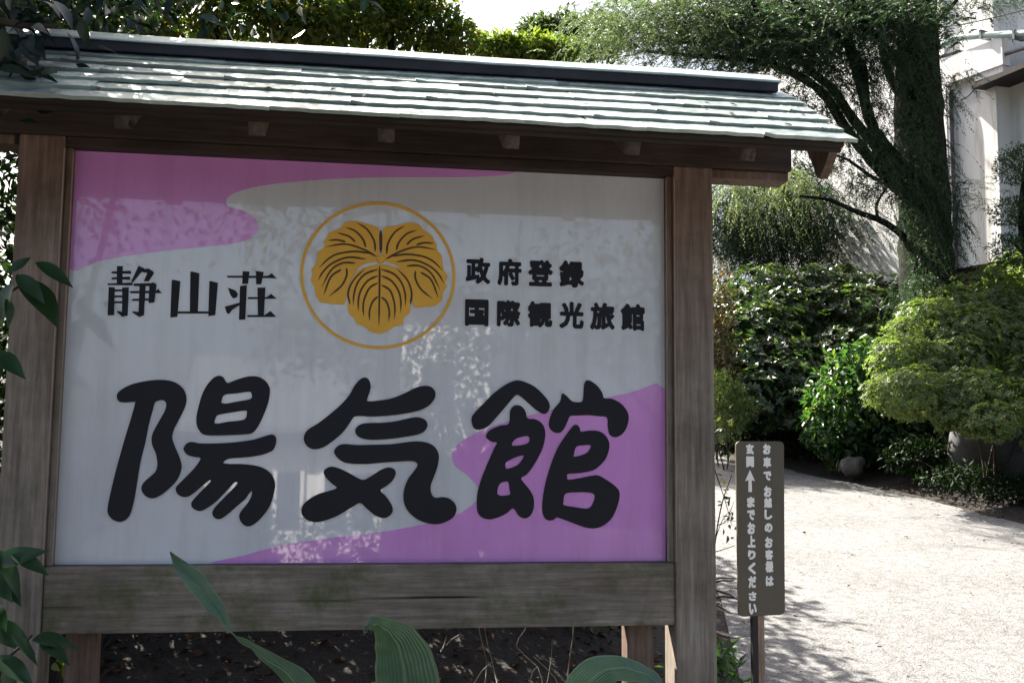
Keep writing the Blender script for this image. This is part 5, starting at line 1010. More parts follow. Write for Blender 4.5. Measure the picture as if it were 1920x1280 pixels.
m_tip = leaf_mat("pale_spray_tips", [(0.10, 0.14, 0.06), (0.15, 0.19, 0.09), (0.2, 0.22, 0.12)], 0.5, 0.4, 0.4, (1.5, 1.6, 1.0))
P4, D4 = spray_region(150, [(1370, 350, 35, 15), (1400, 360, 30, 20), (1490, 330, 20, 20), (1505, 345, 15, 25), (1460, 350, 25, 15), (1440, 370, 20, 15)], WY - 1.2, WY - 0.8, (-0.15, -0.4, 0.2))
leaf_part("hanging_tips", [sprays(P4, D4, 30, 0.55, 0.075, 0.0075, 1.6)], m_tip, weep)

# ------------------------------------------------------------------ shrubs along the right side of the driveway
def shrub(name, label, cat, px, Y, blobs, n, L, W, mat, stems, group=None, stem_r=0.02, whorl=0, **kw):
    c = at(px, 700, Y); z = gz(c[0], Y)
    t = thing(name, label, cat, (float(c[0]), Y, z), group)
    for i, (sx, sy) in enumerate(stems):
        e = at(sx, sy, Y + rng.uniform(-0.2, 0.2)); b = np.array([c[0] + rng.normal(0, 0.12), Y + rng.normal(0, 0.08), z - 0.05])
        mid = (b * 0.5 + e * 0.5) + rng.normal(0, 0.06, 3)
        limb("stem", [tuple(b), tuple(mid), tuple(e)], stem_r, stem_r * 0.4, m_twig, t, 6)
    kw.setdefault("shell", (0.6, 1.0))
    if whorl: whorls("foliage", blobs, n, whorl, L, W, mat, t, kw.get('shell', (0.8, 1)), kw.get('lump', .12))
    else: crown("foliage", blobs, n, L, W, mat, t, **kw)
    return t

def BS(px, py, Y0, k, rx, rz):        # a mound that leans back: the higher, the farther
    return B(px, py, Y0 + k * (770 - py) / 250.0, rx, rz, px_len((rx + rz) / 2, Y0) * 1.05)
def mound(n, xs, tops, bots, Y0, k, rmin, rmax, seed):
    """many small leafy lobes over a leaning mound whose outline runs between two pixel curves"""
    lr = random.Random(seed); out = []
    while len(out) < n:
        px = lr.uniform(xs[0], xs[-1]); rr = lr.uniform(rmin, rmax)
        t, b = np.interp(px, xs, tops) + rr * 0.8, np.interp(px, xs, bots) - rr * 0.8
        if b <= t: continue
        py = lr.uniform(t, b)
        out.append(BS(px, py, Y0 + lr.uniform(-.15, .15), k, rr * lr.uniform(1.0, 1.5), rr * lr.uniform(.7, 1.0)))
    return out
shrub("camellia_bush", "tall dark glossy camellia bush whose left side glitters in the sun, behind the stake sign", "bush", 1500, 10.6,
      mound(46, [1340, 1400, 1480, 1560, 1640, 1720], [530, 500, 482, 488, 515, 590], [790, 810, 810, 820, 830, 800], 10.4, 2.3, 42, 66, 5) + [BS(1560, 700, 11.2, 2.0, 140, 110), BS(1440, 690, 11.0, 2.0, 90, 110)],
      11500, 0.086, 0.046, m_camellia, [(1440, 720), (1500, 700), (1560, 700)], whorl=6, shell=(0.7, 1.0), lump=0.2)
shrub("rust_leaved_shrub", "half green, half rust leaved shrub squeezed between post and camellia", "shrub", 1345, 10.4,
      [B(1345, 570, 10.4, 34, 80), B(1352, 690, 10.4, 34, 60), B(1340, 640, 10.4, 36, 70)], 1500, 0.075, 0.038, m_rust, [(1345, 560), (1350, 650), (1340, 600)], stem_r=0.01, shell=(0.2, 1.0))
shrub("olive_shrub", "low olive green shrub at the foot of the rust leaved shrub", "shrub", 1370, 9.9,
      [B(1375, 760, 9.9, 45, 36), B(1350, 730, 9.9, 40, 40), B(1360, 800, 9.9, 40, 24)], 1700, 0.062, 0.028, m_azalea, [(1370, 760), (1350, 740)], stem_r=0.01, shell=(0.2, 1.0))
AZ = 7.8
shrub("azalea_bush", "broad clipped olive green azalea mound at the right picture edge", "bush", 1850, AZ,
      mound(44, [1660, 1720, 1780, 1850, 1920, 2060], [618, 555, 508, 465, 425, 400], [800, 840, 830, 830, 890, 900], AZ - .35, 1.9, 36, 60, 8) + [BS(1730, 610, AZ - .2, 1.9, 60, 42), BS(1790, 575, AZ - .2, 1.9, 66, 46), BS(1850, 545, AZ - .2, 1.9, 70, 48), BS(1905, 525, AZ - .2, 1.9, 70, 50), BS(1975, 500, AZ - .2, 1.9, 80, 60), BS(1900, 590, AZ - .2, 1.9, 90, 60), BS(1850, 660, AZ + .1, 1.9, 130, 80), BS(1770, 680, AZ, 1.9, 70, 70), BS(1960, 650, AZ + .1, 1.9, 120, 100)],
      18000, 0.047, 0.022, m_azalea, [(1790, 730), (1850, 720), (1900, 720), (1930, 780)], whorl=6, shell=(0.78, 1.0), lump=0.16, stem_r=0.018)
shrub("aucuba_bush", "bright green big leaved bush standing in front of the azalea mound", "bush", 1600, 9.7,
      [B(1590, 760, 9.7, 85, 80), B(1650, 740, 9.7, 90, 90), B(1620, 690, 9.8, 70, 55), B(1560, 800, 9.6, 62, 48), B(1680, 810, 9.6, 70, 50), B(1700, 720, 9.8, 50, 60), B(1600, 840, 9.6, 80, 34), B(1690, 850, 9.6, 70, 34)],
      4600, 0.118, 0.052, m_aucuba, [(1590, 740), (1650, 720), (1620, 680), (1570, 790), (1680, 780)], up_n=0.7, droop=0.35, curl=0.22, shape6=True, shell=(0.45, 1.0))
CP = 8.8
cp = at(1925, 600, CP)
cloud = thing("cloud_pruned_tree", "cloud pruned evergreen with rounded pads before the white wall, at the right edge", "tree", (float(cp[0]), CP, gz(cp[0], CP)))
limb("trunk", [(cp[0], CP, gz(cp[0], CP) - .1), tuple(at(1930, 520, CP)), tuple(at(1915, 420, CP)), tuple(at(1925, 300, CP)), tuple(at(1930, 270, CP))], 0.06, 0.025, m_bark, cloud, 8)
limb("limb", [tuple(at(1922, 480, CP)), tuple(at(1900, 455, CP)), tuple(at(1885, 450, CP))], 0.022, 0.01, m_bark, cloud, 6)
for bl, nn in (([B(1905, 315, CP, 46, 36), B(1935, 300, CP, 50, 40)], 2600), ([B(1895, 400, CP, 44, 30), B(1935, 395, CP, 50, 34)], 2200), ([B(1890, 470, CP, 40, 34), B(1930, 470, CP, 60, 36)], 2400)):
    crown("foliage_pad", bl, nn, 0.042, 0.015, m_pine, cloud, up_n=0.8, droop=-0.4, out_w=0.9, shell=(0.5, 1.0))
m_dkgreen = m_hedge
m_shade = leaf_mat('shade_toned_leaf', [(0.007, 0.015, 0.006), (0.011, 0.022, 0.009), (0.016, 0.03, 0.011)], 0.6, 0.12, 0.15)  # darkened hedge leaf: shade put into the colour
shrub("shade_shrub", "low shrub with leaves darkened to stand for the deep shade under the azalea mound", "shrub", 1800, 8.2,
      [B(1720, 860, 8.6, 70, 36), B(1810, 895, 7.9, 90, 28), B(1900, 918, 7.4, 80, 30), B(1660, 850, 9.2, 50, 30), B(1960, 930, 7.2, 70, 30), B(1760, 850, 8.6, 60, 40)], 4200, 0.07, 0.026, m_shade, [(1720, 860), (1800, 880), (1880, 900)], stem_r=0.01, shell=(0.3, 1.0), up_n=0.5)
shrub("shade_shrub", "low plant row with leaves darkened to stand for the shade at the foot of the camellia", "shrub", 1480, 10.6,
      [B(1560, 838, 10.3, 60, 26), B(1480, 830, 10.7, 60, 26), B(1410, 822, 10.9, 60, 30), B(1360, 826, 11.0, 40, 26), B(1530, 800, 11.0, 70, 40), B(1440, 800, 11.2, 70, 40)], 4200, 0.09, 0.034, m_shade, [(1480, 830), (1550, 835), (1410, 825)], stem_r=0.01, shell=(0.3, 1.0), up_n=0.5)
# evergreen hedge added along the wall to block sun through the shrub stems
t = hedge("deep green hedge added along the white wall to block sun between the bushes", [((5.4, 8.6, 12.2, 13.4, 1.3, 3.0), 0.6), ((7.6, 9.2, 9.2, 11.4, 1.2, 2.6), 0.4)], 12000, 0.08, 0.034, m_hedge, (7.0, 12.8, gz(7.0, 12.8)))
# rocks
m_rock = flat("grey_rock", (0.085, 0.083, 0.085), 0.85, 0.3, 0.35, 6, bmp=0.8)
m_rock2 = flat("pale_stone", (0.11, 0.10, 0.09), 0.85, 0.3, 0.25, 9, bmp=0.6)
def rock(name, label, c, r, mat, seed):
    bm = bmesh.new(); bmesh.ops.create_icosphere(bm, subdivisions=3, radius=1)
    lr = np.random.default_rng(seed); ph = lr.uniform(0, 6, 9)
    for v in bm.verts:
        d = v.co.normalized()
        k = 1 + 0.06 * math.sin(3.1 * d.x + ph[0]) + 0.05 * math.sin(4.3 * d.y + ph[1]) + 0.05 * math.sin(4.2 * d.z + ph[2]) + 0.04 * math.sin(11 * d.x + 9 * d.z + ph[3]) + (0.16 * math.sin(2.3 * d.x + 1.7 * d.z + ph[4]) + 0.08 * math.sin(6 * d.x - 4 * d.y + ph[5]) if seed == 2 else 0)
        v.co = Vector((d.x * r[0] * k + c[0], d.y * r[1] * k + c[1], d.z * r[2] * k + c[2]))
    o = link(name, bm_mesh(name, bm, True), None, mat); return tag(o, label, "rock")
c = at(1862, 850, 8.4)
rock("garden_rock", "big grey rock in the shade beneath the azalea mound", c, (px_len(92, 8.4), 0.4, px_len(92, 8.4)), m_rock, 4)
c = at(1600, 872, 9.2)
rock("garden_stone", "small pale rounded stone at the foot of the big leaved bush", (c[0], 9.2, c[2]), (px_len(27, 9.2), 0.14, px_len(17, 9.2)), m_rock2, 2)

# ------------------------------------------------------------------ trees and hedges behind the board
def bg_tree(name, label, px, Y, blobs, n, L, W, mat, trunk_r=0.16, limbs=4, **kw):
    c = at(px, 600, Y); z = gz(c[0], Y)
    t = thing(name, label, "tree", (float(c[0]), Y, z))
    top = np.mean([b[0] for b in blobs], 0)
    limb("trunk", [(c[0], Y, z - .2), ((c[0] + top[0]) / 2 + .1, Y, (z + top[2]) / 2), tuple(top)], trunk_r, trunk_r * 0.35, m_bark, t, 9)
    for i in range(min(limbs, len(blobs))):
        b = blobs[i][0]; s = np.array([c[0], Y, z]) * 0.45 + top * 0.55
        limb("limb", [tuple(s), tuple((s + b) / 2 + np.array([0, 0, .15])), tuple(b)], trunk_r * 0.4, 0.02, m_bark, t, 6)
    kw.setdefault("shell", (0.2, 1.0))
    crown("crown", blobs, n, L, W, mat, t, **kw)
    return t
bg_tree("broadleaf_tree", "leafy olive green tree with orange flecks rising behind the roof's left half", 420, 15.5,
        [B(330, 30, 15.5, 130, 70), B(450, 40, 16.0, 130, 60), B(560, 20, 15.5, 110, 70), B(250, 20, 15.1, 90, 60), B(420, -60, 15.5, 170, 70)], 8400, 0.15, 0.072, m_olivetree)
bg_tree("broadleaf_tree", "sunlit green tree beside the bright sky gap behind the ridge's middle", 720, 16.1,
        [B(680, 30, 16.1, 110, 66), B(790, 50, 16.1, 85, 50), B(740, -20, 16.3, 120, 60), B(850, 75, 15.9, 60, 34), B(600, 50, 15.7, 90, 50)], 7600, 0.15, 0.072, m_olivetree)
bg_tree("yellow_green_shrub", "low yellow green tree top showing just above the ridge below the sky gap", 960, 17.0,
        [B(930, 88, 17.0, 60, 24), B(1000, 92, 17.0, 60, 26), B(1050, 96, 17.0, 50, 22)], 2600, 0.15, 0.075, m_yellow, 0.08)
bg_tree("grey_green_tree", "hazy grey green tree far behind the ridge, between yellow green shrub and conifer", 1030, 22,
        [B(1010, 66, 22, 42, 34), B(1060, 60, 22, 60, 36), B(1120, 70, 22, 60, 44)], 4200, 0.16, 0.08, m_hazel, 0.12)
bg_tree("dark_backdrop_tree", "dark green tree filling the gap behind the roof's left end", 120, 9.5,
        [B(60, 40, 9.5, 150, 90), B(180, 0, 9.8, 110, 70), B(-60, 60, 9.2, 150, 120)], 9000, 0.11, 0.05, m_hedge)

bank_hedge = hedge("dark green hedge growing on the bank right behind the sign board", [((-2.0, 1.35, 2.3, 4.4, 0.4, 2.9), 0.6), ((-2.0, 1.4, 4.4, 5.6, 0.6, 3.0), 0.2)], 46000, 0.075, 0.034, m_hedge, (-0.3, 4.2, gz(-0.3, 4.2)))
for k, (x0, x1, y0, y1, z0, z1) in enumerate(((-2.2, 1.15, 4.5, 6.2, 0.9, 4.15), (-2.0, 1.45, 6.2, 7.8, 1.0, 4.4))):      # unseen leaf screen added behind the hedge to shade the driveway
    m = 12000
    P = np.stack([rng.uniform(x0, x1, m), rng.uniform(y0, y1, m), rng.uniform(z0, z1, m)], 1)
    Ls = 0.11 * rng.uniform(0.7, 1.3, m)
    leaf_part("foliage", [leaf_geo(P, rng.normal(0, 0.7, P.shape) + np.array([0, -0.4, 0.1]), unit(UP * 0.7 + rng.normal(0, 0.5, P.shape)), Ls, Ls * 0.5, 0.18, 0.1)], m_hedge, bank_hedge)
hedge("tall dark hedge with a few yellow green leaves left of the sign board", [((-5.5, -1.15, 1.5, 3.6, 0.2, 4.3), 1.0)], 34000, 0.075, 0.034, m_shade, (-3.2, 2.4, gz(-3.2, 2.4)))  # leaf colour darkened so the hedge reads as shaded

# dark tree reaching over the roof's left end: each near leaf is a piece of its own
m_over = leaf_mat("overhang_leaf", [(0.006, 0.016, 0.011), (0.009, 0.022, 0.014), (0.013, 0.028, 0.016)], 0.35, 0.35, 0.12)
over = thing("overhanging_tree", "dark broadleaf tree at the left whose twigs hang over the roof's left end", "tree", (-2.15, 0.75, gz(-2.15, 0.75)))
limb("trunk", [(-2.15, 0.75, gz(-2.15, .75) - .1), (-2.2, 0.7, 1.6), (-2.1, 0.6, 2.7), (-1.9, 0.5, 3.7)], 0.10, 0.05, m_bark, over, 9)
branches = [[(-2.1, 0.6, 2.8), (-1.7, 0.2, 3.05), (-1.3, -0.1, 3.05), (-1.0, -0.25, 2.92)], [(-2.0, 0.55, 3.1), (-1.6, 0.3, 3.2), (-1.1, 0.15, 3.12), (-0.85, 0.1, 3.0)], [(-2.1, 0.6, 2.9), (-1.6, 0.1, 2.95), (-1.25, -0.2, 2.86), (-1.0, -0.3, 2.80)], [(-2.1, 0.6, 2.6), (-1.8, 0.0, 2.8), (-1.5, -0.35, 2.75), (-1.3, -0.5, 2.65)], [(-2.0, .5, 3.4), (-1.5, .5, 3.6), (-.9, .6, 3.5), (-.5, .7, 3.4)], [(-2.0, .5, 3.4), (-1.5, .9, 3.7), (-.9, 1.3, 3.8), (-.4, 1.6, 3.7)]]
branches.insert(0, [tuple(at(x, y, -0.33)) for x, y in ((-230, -60), (-90, 10), (20, 45), (110, 50))])
branches.insert(0, [tuple(at(x, y, -0.40)) for x, y in ((-230, 20), (-120, 70), (-40, 105), (30, 120))])
for b in branches: limb("limb", b, 0.02, 0.005, m_twig, over, 6)
def leaf_mesh(name, L, W, mat, curl=0.2, fold=0.12, seed=0, nl=7):
    """a single pointed leaf along +X, upper side +Z, folded at the midrib"""
    V, F, lr = [], [], random.Random(seed)
    for i in range(nl + 1):
        u = i / nl; w = W * 0.5 * (math.sin(math.pi * min(1, u * 1.02) ** 0.8)) ** 0.9 if 0 < i < nl else 0.0008
        z = -curl * L * u * u
        V += [(u * L, w, z + fold * w * 2), (u * L, 0, z), (u * L, -w, z + fold * w * 2)]
    for i in range(nl):
        a, b = i * 3, i * 3 + 3
        F += [(a, a + 1, b + 1, b), (a + 1, a + 2, b + 2, b + 1)]
    me = mesh_np(name, V, np.array(F)[:, ::-1], True); me.materials.append(mat); return me
def put_leaf(me, p, d, n, parent, s=1.0, name="leaf"):
    d = Vector(d).normalized(); n = Vector(n); y = n.cross(d).normalized(); z = d.cross(y)
    o = bpy.data.objects.new(name, me); COL.objects.link(o); o.parent = parent
    M = Matrix(((d.x, y.x, z.x, p[0]), (d.y, y.y, z.y, p[1]), (d.z, y.z, z.z, p[2]), (0, 0, 0, 1))) @ Matrix.Scale(s, 4)
    o.matrix_local = Matrix.Translation(-Vector(parent.location)) @ M
    return o
lib = [leaf_mesh("leaf", 0.085, 0.036, m_over, c, 0.15, i) for i, c in enumerate((0.15, 0.3, 0.05))]
for b in branches[:6]:
    Pb = smooth_path(b, 10); Pb = Pb[8:]
    for i in range(68):
        q = Pb[random.randrange(len(Pb))] + rng.normal(0, 0.075, 3)
        d = rng.normal(0, 0.6, 3) + np.array([0.25, -0.4, -0.6]); n = UP * 0.8 + rng.normal(0, 0.4, 3)
        put_leaf(random.choice(lib), q, d, n, over, random.uniform(0.7, 1.25))
PB = np.concatenate([smooth_path(b, 12) for b in branches[6:]] + [smooth_path(b, 12) for b in branches[2:4]])
q = PB[rng.integers(0, len(PB), 5200)] + rng.normal(0, 1, (5200, 3)) * np.array([0.22, 0.25, 0.16]) + np.array([-0.15, 0.1, 0.12])
D = rng.normal(0, 0.6, q.shape) + np.array([0.2, -0.2, -0.5]); N = UP * 0.8 + rng.normal(0, 0.4, q.shape)
up_, d_, _k = blob_points([((-3.1, 2.1, 5.6), (1.3, 1.2, 0.9)), ((-2.4, 2.6, 6.0), (0.8, 0.9, 0.6)), ((-4.0, 1.4, 5.2), (1.2, 1.2, 0.9))], 5200, (0.2, 1.0), 0.3)
q = np.concatenate([q, up_]); D = np.concatenate([D, d_ + rng.normal(0, .6, d_.shape)]); N = UP * 0.8 + rng.normal(0, 0.4, q.shape)
limb("limb", [(-1.9, 0.5, 3.7), (-2.3, 1.2, 4.6), (-3.0, 2.0, 5.5)], 0.05, 0.02, m_bark, over, 7)
leaf_part("crown", [leaf_geo(q, D, N, rng.uniform(0.06, 0.1, len(q)), 0.036, 0.15, 0.15)], m_over, over)

# near shrub at the left post: big separate leaves
ns = thing("near_shrub", "dark broad leaved shrub poking in front of the left post at the picture edge", "shrub", (-1.45, -0.45, gz(-1.45, -.45)))
YN = -0.35
stems_px = [[(-120, 1500), (-60, 900), (-30, 640), (10, 560), (45, 530)], [(-100, 1600), (-40, 1300), (-10, 1120), (30, 1050)], [(-100, 1700), (-20, 1400), (0, 1260), (60, 1190)], [(-80, 900), (-40, 720), (-10, 680)]]
for s in stems_px: limb("stem", [tuple(at(x, y, YN)) for x, y in s], 0.008, 0.003, m_twig, ns, 6)
lib2 = [leaf_mesh("leaf", 0.12, 0.055, m_near, c, 0.12, i, 9) for i, c in enumerate((0.12, 0.25, 0.4))]
# (base px, tip px, width scale, tilt of the upper side towards the viewer)
for (x0, y0), (x1, y1), s, nz in [((66, 492), (138, 532), 1.0, .7), ((40, 520), (108, 596), 1.0, .3), ((30, 515), (82, 556), 1.0, .9), ((35, 500), (-30, 470), 1.1, .5), ((25, 530), (-20, 600), 1.2, .4), ((20, 510), (55, 480), .8, .6), ((10, 560), (30, 610), .9, .5),
                                  ((-20, 660), (42, 690), .9, .6), ((-20, 650), (-5, 700), .9, .5),
                                  ((20, 1040), (92, 1065), 1.3, .6), ((-20, 1030), (60, 1100), 1.4, .3), ((-10, 1060), (70, 1020), 1.2, .8), ((0, 1080), (40, 1130), 1.0, .5), ((-30, 1060), (20, 1120), 1.2, .6),
                                  ((60, 1200), (150, 1192), 1.2, .5), ((20, 1190), (75, 1240), 1.2, .3), ((-20, 1170), (50, 1200), 1.3, .7), ((-10, 1230), (60, 1275), 1.3, .4), ((-30, 1240), (30, 1290), 1.4, .5), ((-20, 1130), (15, 1160), 1.0, .4), ((75, 1205), (130, 1230), 1.0, .3), ((0, 1290), (80, 1330), 1.3, .5)]:
    a, b = at(x0, y0, YN + random.uniform(-.06, .06)), at(x1, y1, YN - 0.02 + random.uniform(-.05, .03))
    v = b - a; Ln = float(np.linalg.norm(v))
    put_leaf(random.choice(lib2), a, v, np.array([random.uniform(-.3, .3), -nz, 1 - nz * .4]), ns, Ln / 0.115 * 1.0)

# yellow green sprigs glimpsed behind the left leg
sp = thing("sunlit_sprig", "tuft of bright yellow green leaves between left post and rear leg", "plant", (-1.02, 0.9, gz(-1.02, .9)))
libs = [leaf_mesh("leaf", 0.06, 0.028, m_yellow, .2, .12, 5)]
for k in range(16):
    q = at(random.gauss(112, 16), random.gauss(1225, 14), 0.9)
    put_leaf(libs[0], q, rng.normal(0, .7, 3) + np.array([0, -.4, .1]), UP + rng.normal(0, .5, 3), sp, random.uniform(.7, 1.2))
limb("stem", [(-1.02, .9, gz(-1.02, .9) - .03), tuple(at(112, 1260, .9)), tuple(at(112, 1220, .9))], 0.006, 0.003, m_twig, sp, 5)

# ------------------------------------------------------------------ broad blades in front of the board
def blade(name, pts, Y, halfw, parent, tw, cup=0.18):
    """strap leaf: centre line in pixels with depth, half widths in pixels, twist about the centre line (radians; 0 = facing the viewer)"""
    P = smooth_path([tuple(at(x, y, Y + dy)) for x, y, dy in pts], 6); n = len(P)
    t = np.linspace(0, len(halfw) - 1, n)
    H = np.interp(t, range(len(halfw)), halfw); TWS = np.interp(t, range(len(tw)), tw)
    Tn = unit(np.gradient(P, axis=0)); V, UVs = [], []
    m = 13
    for i in range(n):
        s0 = unit(np.cross(Tn[i], _f)); n0 = unit(np.cross(s0, Tn[i]))
        s = s0 * math.cos(TWS[i]) + n0 * math.sin(TWS[i]); nn = np.cross(s, Tn[i])
        h = px_len(H[i], Y)
        for j in range(m):
            u = (j / (m - 1) - 0.5) * 2
            V.append(P[i] + s * h * u + nn * h * cup * (abs(u) ** 1.3) + nn * (0.002 * math.sin(i * 1.1 + u * 4) - (0.004 if abs(u) < .05 else 0) + 0.003 * math.sin(i * 0.7) * abs(u))); UVs.append((u * 0.5 + 0.5, i / n))
    F = [(i * m + j, i * m + j + 1, (i + 1) * m + j + 1, (i + 1) * m + j) for i in range(n - 1) for j in range(m - 1)]
    me = mesh_np(name, V, np.array(F), True)
    uv = me.uv_layers.new(name="UVMap"); li = np.empty(len(me.loops), np.int32); me.loops.foreach_get("vertex_index", li)
    uv.data.foreach_set("uv", np.array(UVs, np.float32)[li].ravel())
    return link(name, me, parent, m_blade)
YB = -0.75
def blade_plant(label, px, Y, x_off=0.0):
    c = at(px, 1280, Y)
    return thing("broad_leaf_plant", label, "plant", (float(c[0]) + x_off, Y, gz(c[0], Y)), "broad leaved plants before the sign board")
bp1 = blade_plant("long twisted pointed blade rising before the bottom rail, tip over the white face", 620, YB, 0.1)
l = bp1.location
blade("leaf", [(640, 1480, .05), (600, 1345, .0), (545, 1268, -.02), (485, 1222, -.03), (438, 1188, -.03), (405, 1142, -.03), (368, 1092, -.03), (338, 1060, -.02), (319, 1034, -.02)], YB, [28, 30, 25, 13, 7, 15, 17, 11, 1], bp1, [0.6, 0.4, 0.4, 0.6, 1.2, 2.4, 2.6, 2.7, 2.8], 0.22)
limb("stem", [(l.x, l.y, l.z - .03), (l.x + .02, YB + .02, l.z + .4), tuple(at(640, 1470, YB + .05))], 0.014, 0.010, m_near, bp1, 7, 0.02)
bp2 = blade_plant("broad dark blade arching upright below the middle of the bottom rail", 750, YB)
l = bp2.location
blade("leaf", [(772, 1560, .1), (768, 1420, .05), (764, 1320, 0), (758, 1260, -.03), (748, 1212, -.06), (728, 1182, -.09), (706, 1168, -.12), (690, 1174, -.13), (684, 1186, -.13)], YB, [20, 52, 60, 57, 46, 28, 14, 6, 1], bp2, [0.1, 0.1, .15, .2, .2, .3, .4, .5, .5], 0.22)
limb("stem", [(l.x, l.y, l.z - .03), (l.x + .01, YB + .06, l.z + .35), tuple(at(772, 1555, YB + .1))], 0.014, 0.012, m_near, bp2, 7, 0.02)
bp3 = blade_plant("broad grey green blade bending over below the rail's right end", 1120, YB)
l = bp3.location
blade("leaf", [(1090, 1560, .05), (1085, 1400, .0), (1092, 1310, -.02), (1118, 1266, -.05), (1155, 1252, -.08), (1195, 1258, -.12), (1228, 1276, -.15), (1250, 1300, -.17), (1262, 1330, -.18)], YB, [14, 30, 42, 36, 24, 19, 14, 8, 1], bp3, [0.2, 0.2, .3, .6, .8, .8, .7, .6, .6], 0.2)
limb("stem", [(l.x, l.y, l.z - .03), (l.x - .02, YB + .04, l.z + .35), tuple(at(1090, 1550, YB + .05))], 0.014, 0.012, m_near, bp3, 7, 0.02)

# dry stalks under the board, and the bare twiggy shrub beside the stake sign
m_straw = flat("dry_straw", (0.16, 0.14, 0.10), 0.8, 0.3, 0.3)
ds = thing("dry_stalks", "clump of thin dry stalks in the dark beneath the board", "plant", (0.28, 0.75, gz(.28, .75)))
for pts, r in [([(905, 1290), (912, 1240), (900, 1195), (893, 1150)], .004), ([(935, 1290), (925, 1240), (912, 1200), (905, 1160)], .004), ([(1020, 1290), (1005, 1250), (965, 1212), (985, 1180), (990, 1150)], .005), ([(1060, 1290), (1066, 1240), (1072, 1195), (1074, 1150)], .005), ([(1020, 1300), (1030, 1240), (1034, 1205)], .004), ([(990, 1300), (1000, 1260), (1006, 1250)], .006), ([(825, 1222), (832, 1206), (838, 1190)], .006), ([(838, 1210), (848, 1197), (858, 1190)], .005), ([(880, 1300), (905, 1258), (925, 1240)], .005), ([(1050, 1300), (1040, 1270), (1002, 1230)], .004)]:
    limb("stalk", [tuple(at(x + random.uniform(-3, 3), y, 0.75 + random.uniform(-.1, .1))) for x, y in pts], r * .55, r * .3, m_straw, ds, 5, 0.1, 2)
tw = at(1338, 1200, 1.6)
twig = thing("bare_twig_shrub", "bare dark twigs crossing the bright gravel between post and stake sign", "shrub", (float(tw[0]) - .1, 1.6, gz(tw[0], 1.6)))
for pts, r in [([(1290, 1500), (1310, 1250), (1330, 1100), (1350, 960), (1372, 890)], .006), ([(1315, 1140), (1350, 1118), (1400, 1125), (1450, 1122)], .006), ([(1312, 1110), (1345, 1090), (1376, 1088)], .007), ([(1315, 1100), (1350, 1108), (1376, 1118)], .008), ([(1312, 1090), (1350, 1084), (1380, 1084)], .005), ([(1320, 1040), (1355, 1030), (1378, 1022)], .003), ([(1330, 1050), (1350, 985), (1365, 960)], .003), ([(1345, 985), (1362, 975), (1376, 940)], .003), ([(1325, 1180), (1370, 1195), (1412, 1190)], .004), ([(1315, 820), (1345, 812), (1372, 806)], .004), ([(1340, 880), (1360, 940), (1372, 985)], .003), ([(1315, 1120), (1345, 1135), (1372, 1150)], .006)]:
    limb("twig", [tuple(at(x, y, 1.6)) for x, y in pts], r, r * .4, m_twig, twig, 5, 0.1)
libr = [leaf_mesh("leaf", 0.035, 0.018, m_rust, .2, .12, 9), leaf_mesh("leaf", 0.04, 0.018, m_hedge, .2, .12, 8)]
for k in range(46):
    q = at(random.gauss(1360, 9), random.choice([random.gauss(965, 20), random.gauss(920, 15), random.gauss(805, 18)]), 1.6)
    put_leaf(random.choice(libr), q, rng.normal(0, .7, 3), UP + rng.normal(0, .6, 3), twig, random.uniform(.6, 1.1))
gt = at(1356, 1245, 1.3)
fern = thing("green_tuft", "small green tuft growing at the foot of the right post", "plant", (float(gt[0]) - .1, 1.3, gz(gt[0] - .1, 1.3)))
P = np.array([at(random.gauss(1335, 26), random.uniform(1215, 1300), 1.3 + random.gauss(0, .1)) for _ in range(240)])
D = rng.normal(0, .6, P.shape) + np.array([0, -.3, .5]); Ls = rng.uniform(.05, .09, len(P))
leaf_part("foliage", [leaf_geo(P, D, UP + rng.normal(0, .5, P.shape), Ls, Ls * .25, .15, .3)], m_aucuba, fern)
limb("stem", [(fern.location.x, 1.3, fern.location.z - .02), tuple(at(1335, 1260, 1.3))], .006, .003, m_twig, fern, 5)

# ------------------------------------------------------------------ what the glossy sign face mirrors, behind the photographer
m_mirtree = leaf_mat("mirrored_tree_leaf", [(0.012, 0.023, 0.010), (0.02, 0.034, 0.014), (0.036, 0.048, 0.02)], 0.45, 0.5, 0.3)
def mtree(label, x, y, blobs, n):
    z = gz(x, y); t = thing("opposite_tree", label, "tree", (x, y, z))
    limb("trunk", [(x, y, z - .2), (x + .1, y, z + 1.6), (x, y, z + 3.2)], 0.14, 0.07, m_bark, t, 8)
    for i, b in enumerate(blobs[:3]): limb("limb", [(x, y, z + 2.0), tuple((np.array(b[0]) + np.array((x, y, z + 2.2))) / 2), tuple(b[0])], .06, .02, m_bark, t, 6)
    crown("crown", blobs, n, 0.13, 0.07, m_mirtree, t, shell=(0.35, 1.0), lump=0.45)
mtree("tall tree across the way mirrored in the pink corner of the sign face", -3.6, -10.5, [((-4.0, -10.5, 5.2), (2.4, 1.6, 2.0)), ((-2.4, -10.2, 7.4), (2.4, 1.6, 2.2)), ((-4.6, -10.8, 8.6), (2.6, 1.6, 2.2))], 6000)
mtree("tall tree across the way mirrored behind the crest", 0.4, -11.0, [((0.4, -11, 6.2), (2.2, 1.5, 1.8)), ((1.2, -10.8, 8.6), (2.6, 1.6, 2.2)), ((-0.8, -11.2, 4.6), (1.2, 1.0, 0.8))], 5500)
mtree("tall tree across the way mirrored at the right edge of the sign face", 4.2, -10.0, [((4.0, -10, 4.8), (2.0, 1.5, 2.0)), ((4.8, -10.4, 7.6), (2.6, 1.6, 2.4)), ((2.4, -10.2, 3.3), (1.0, 1, 0.8))], 6000)
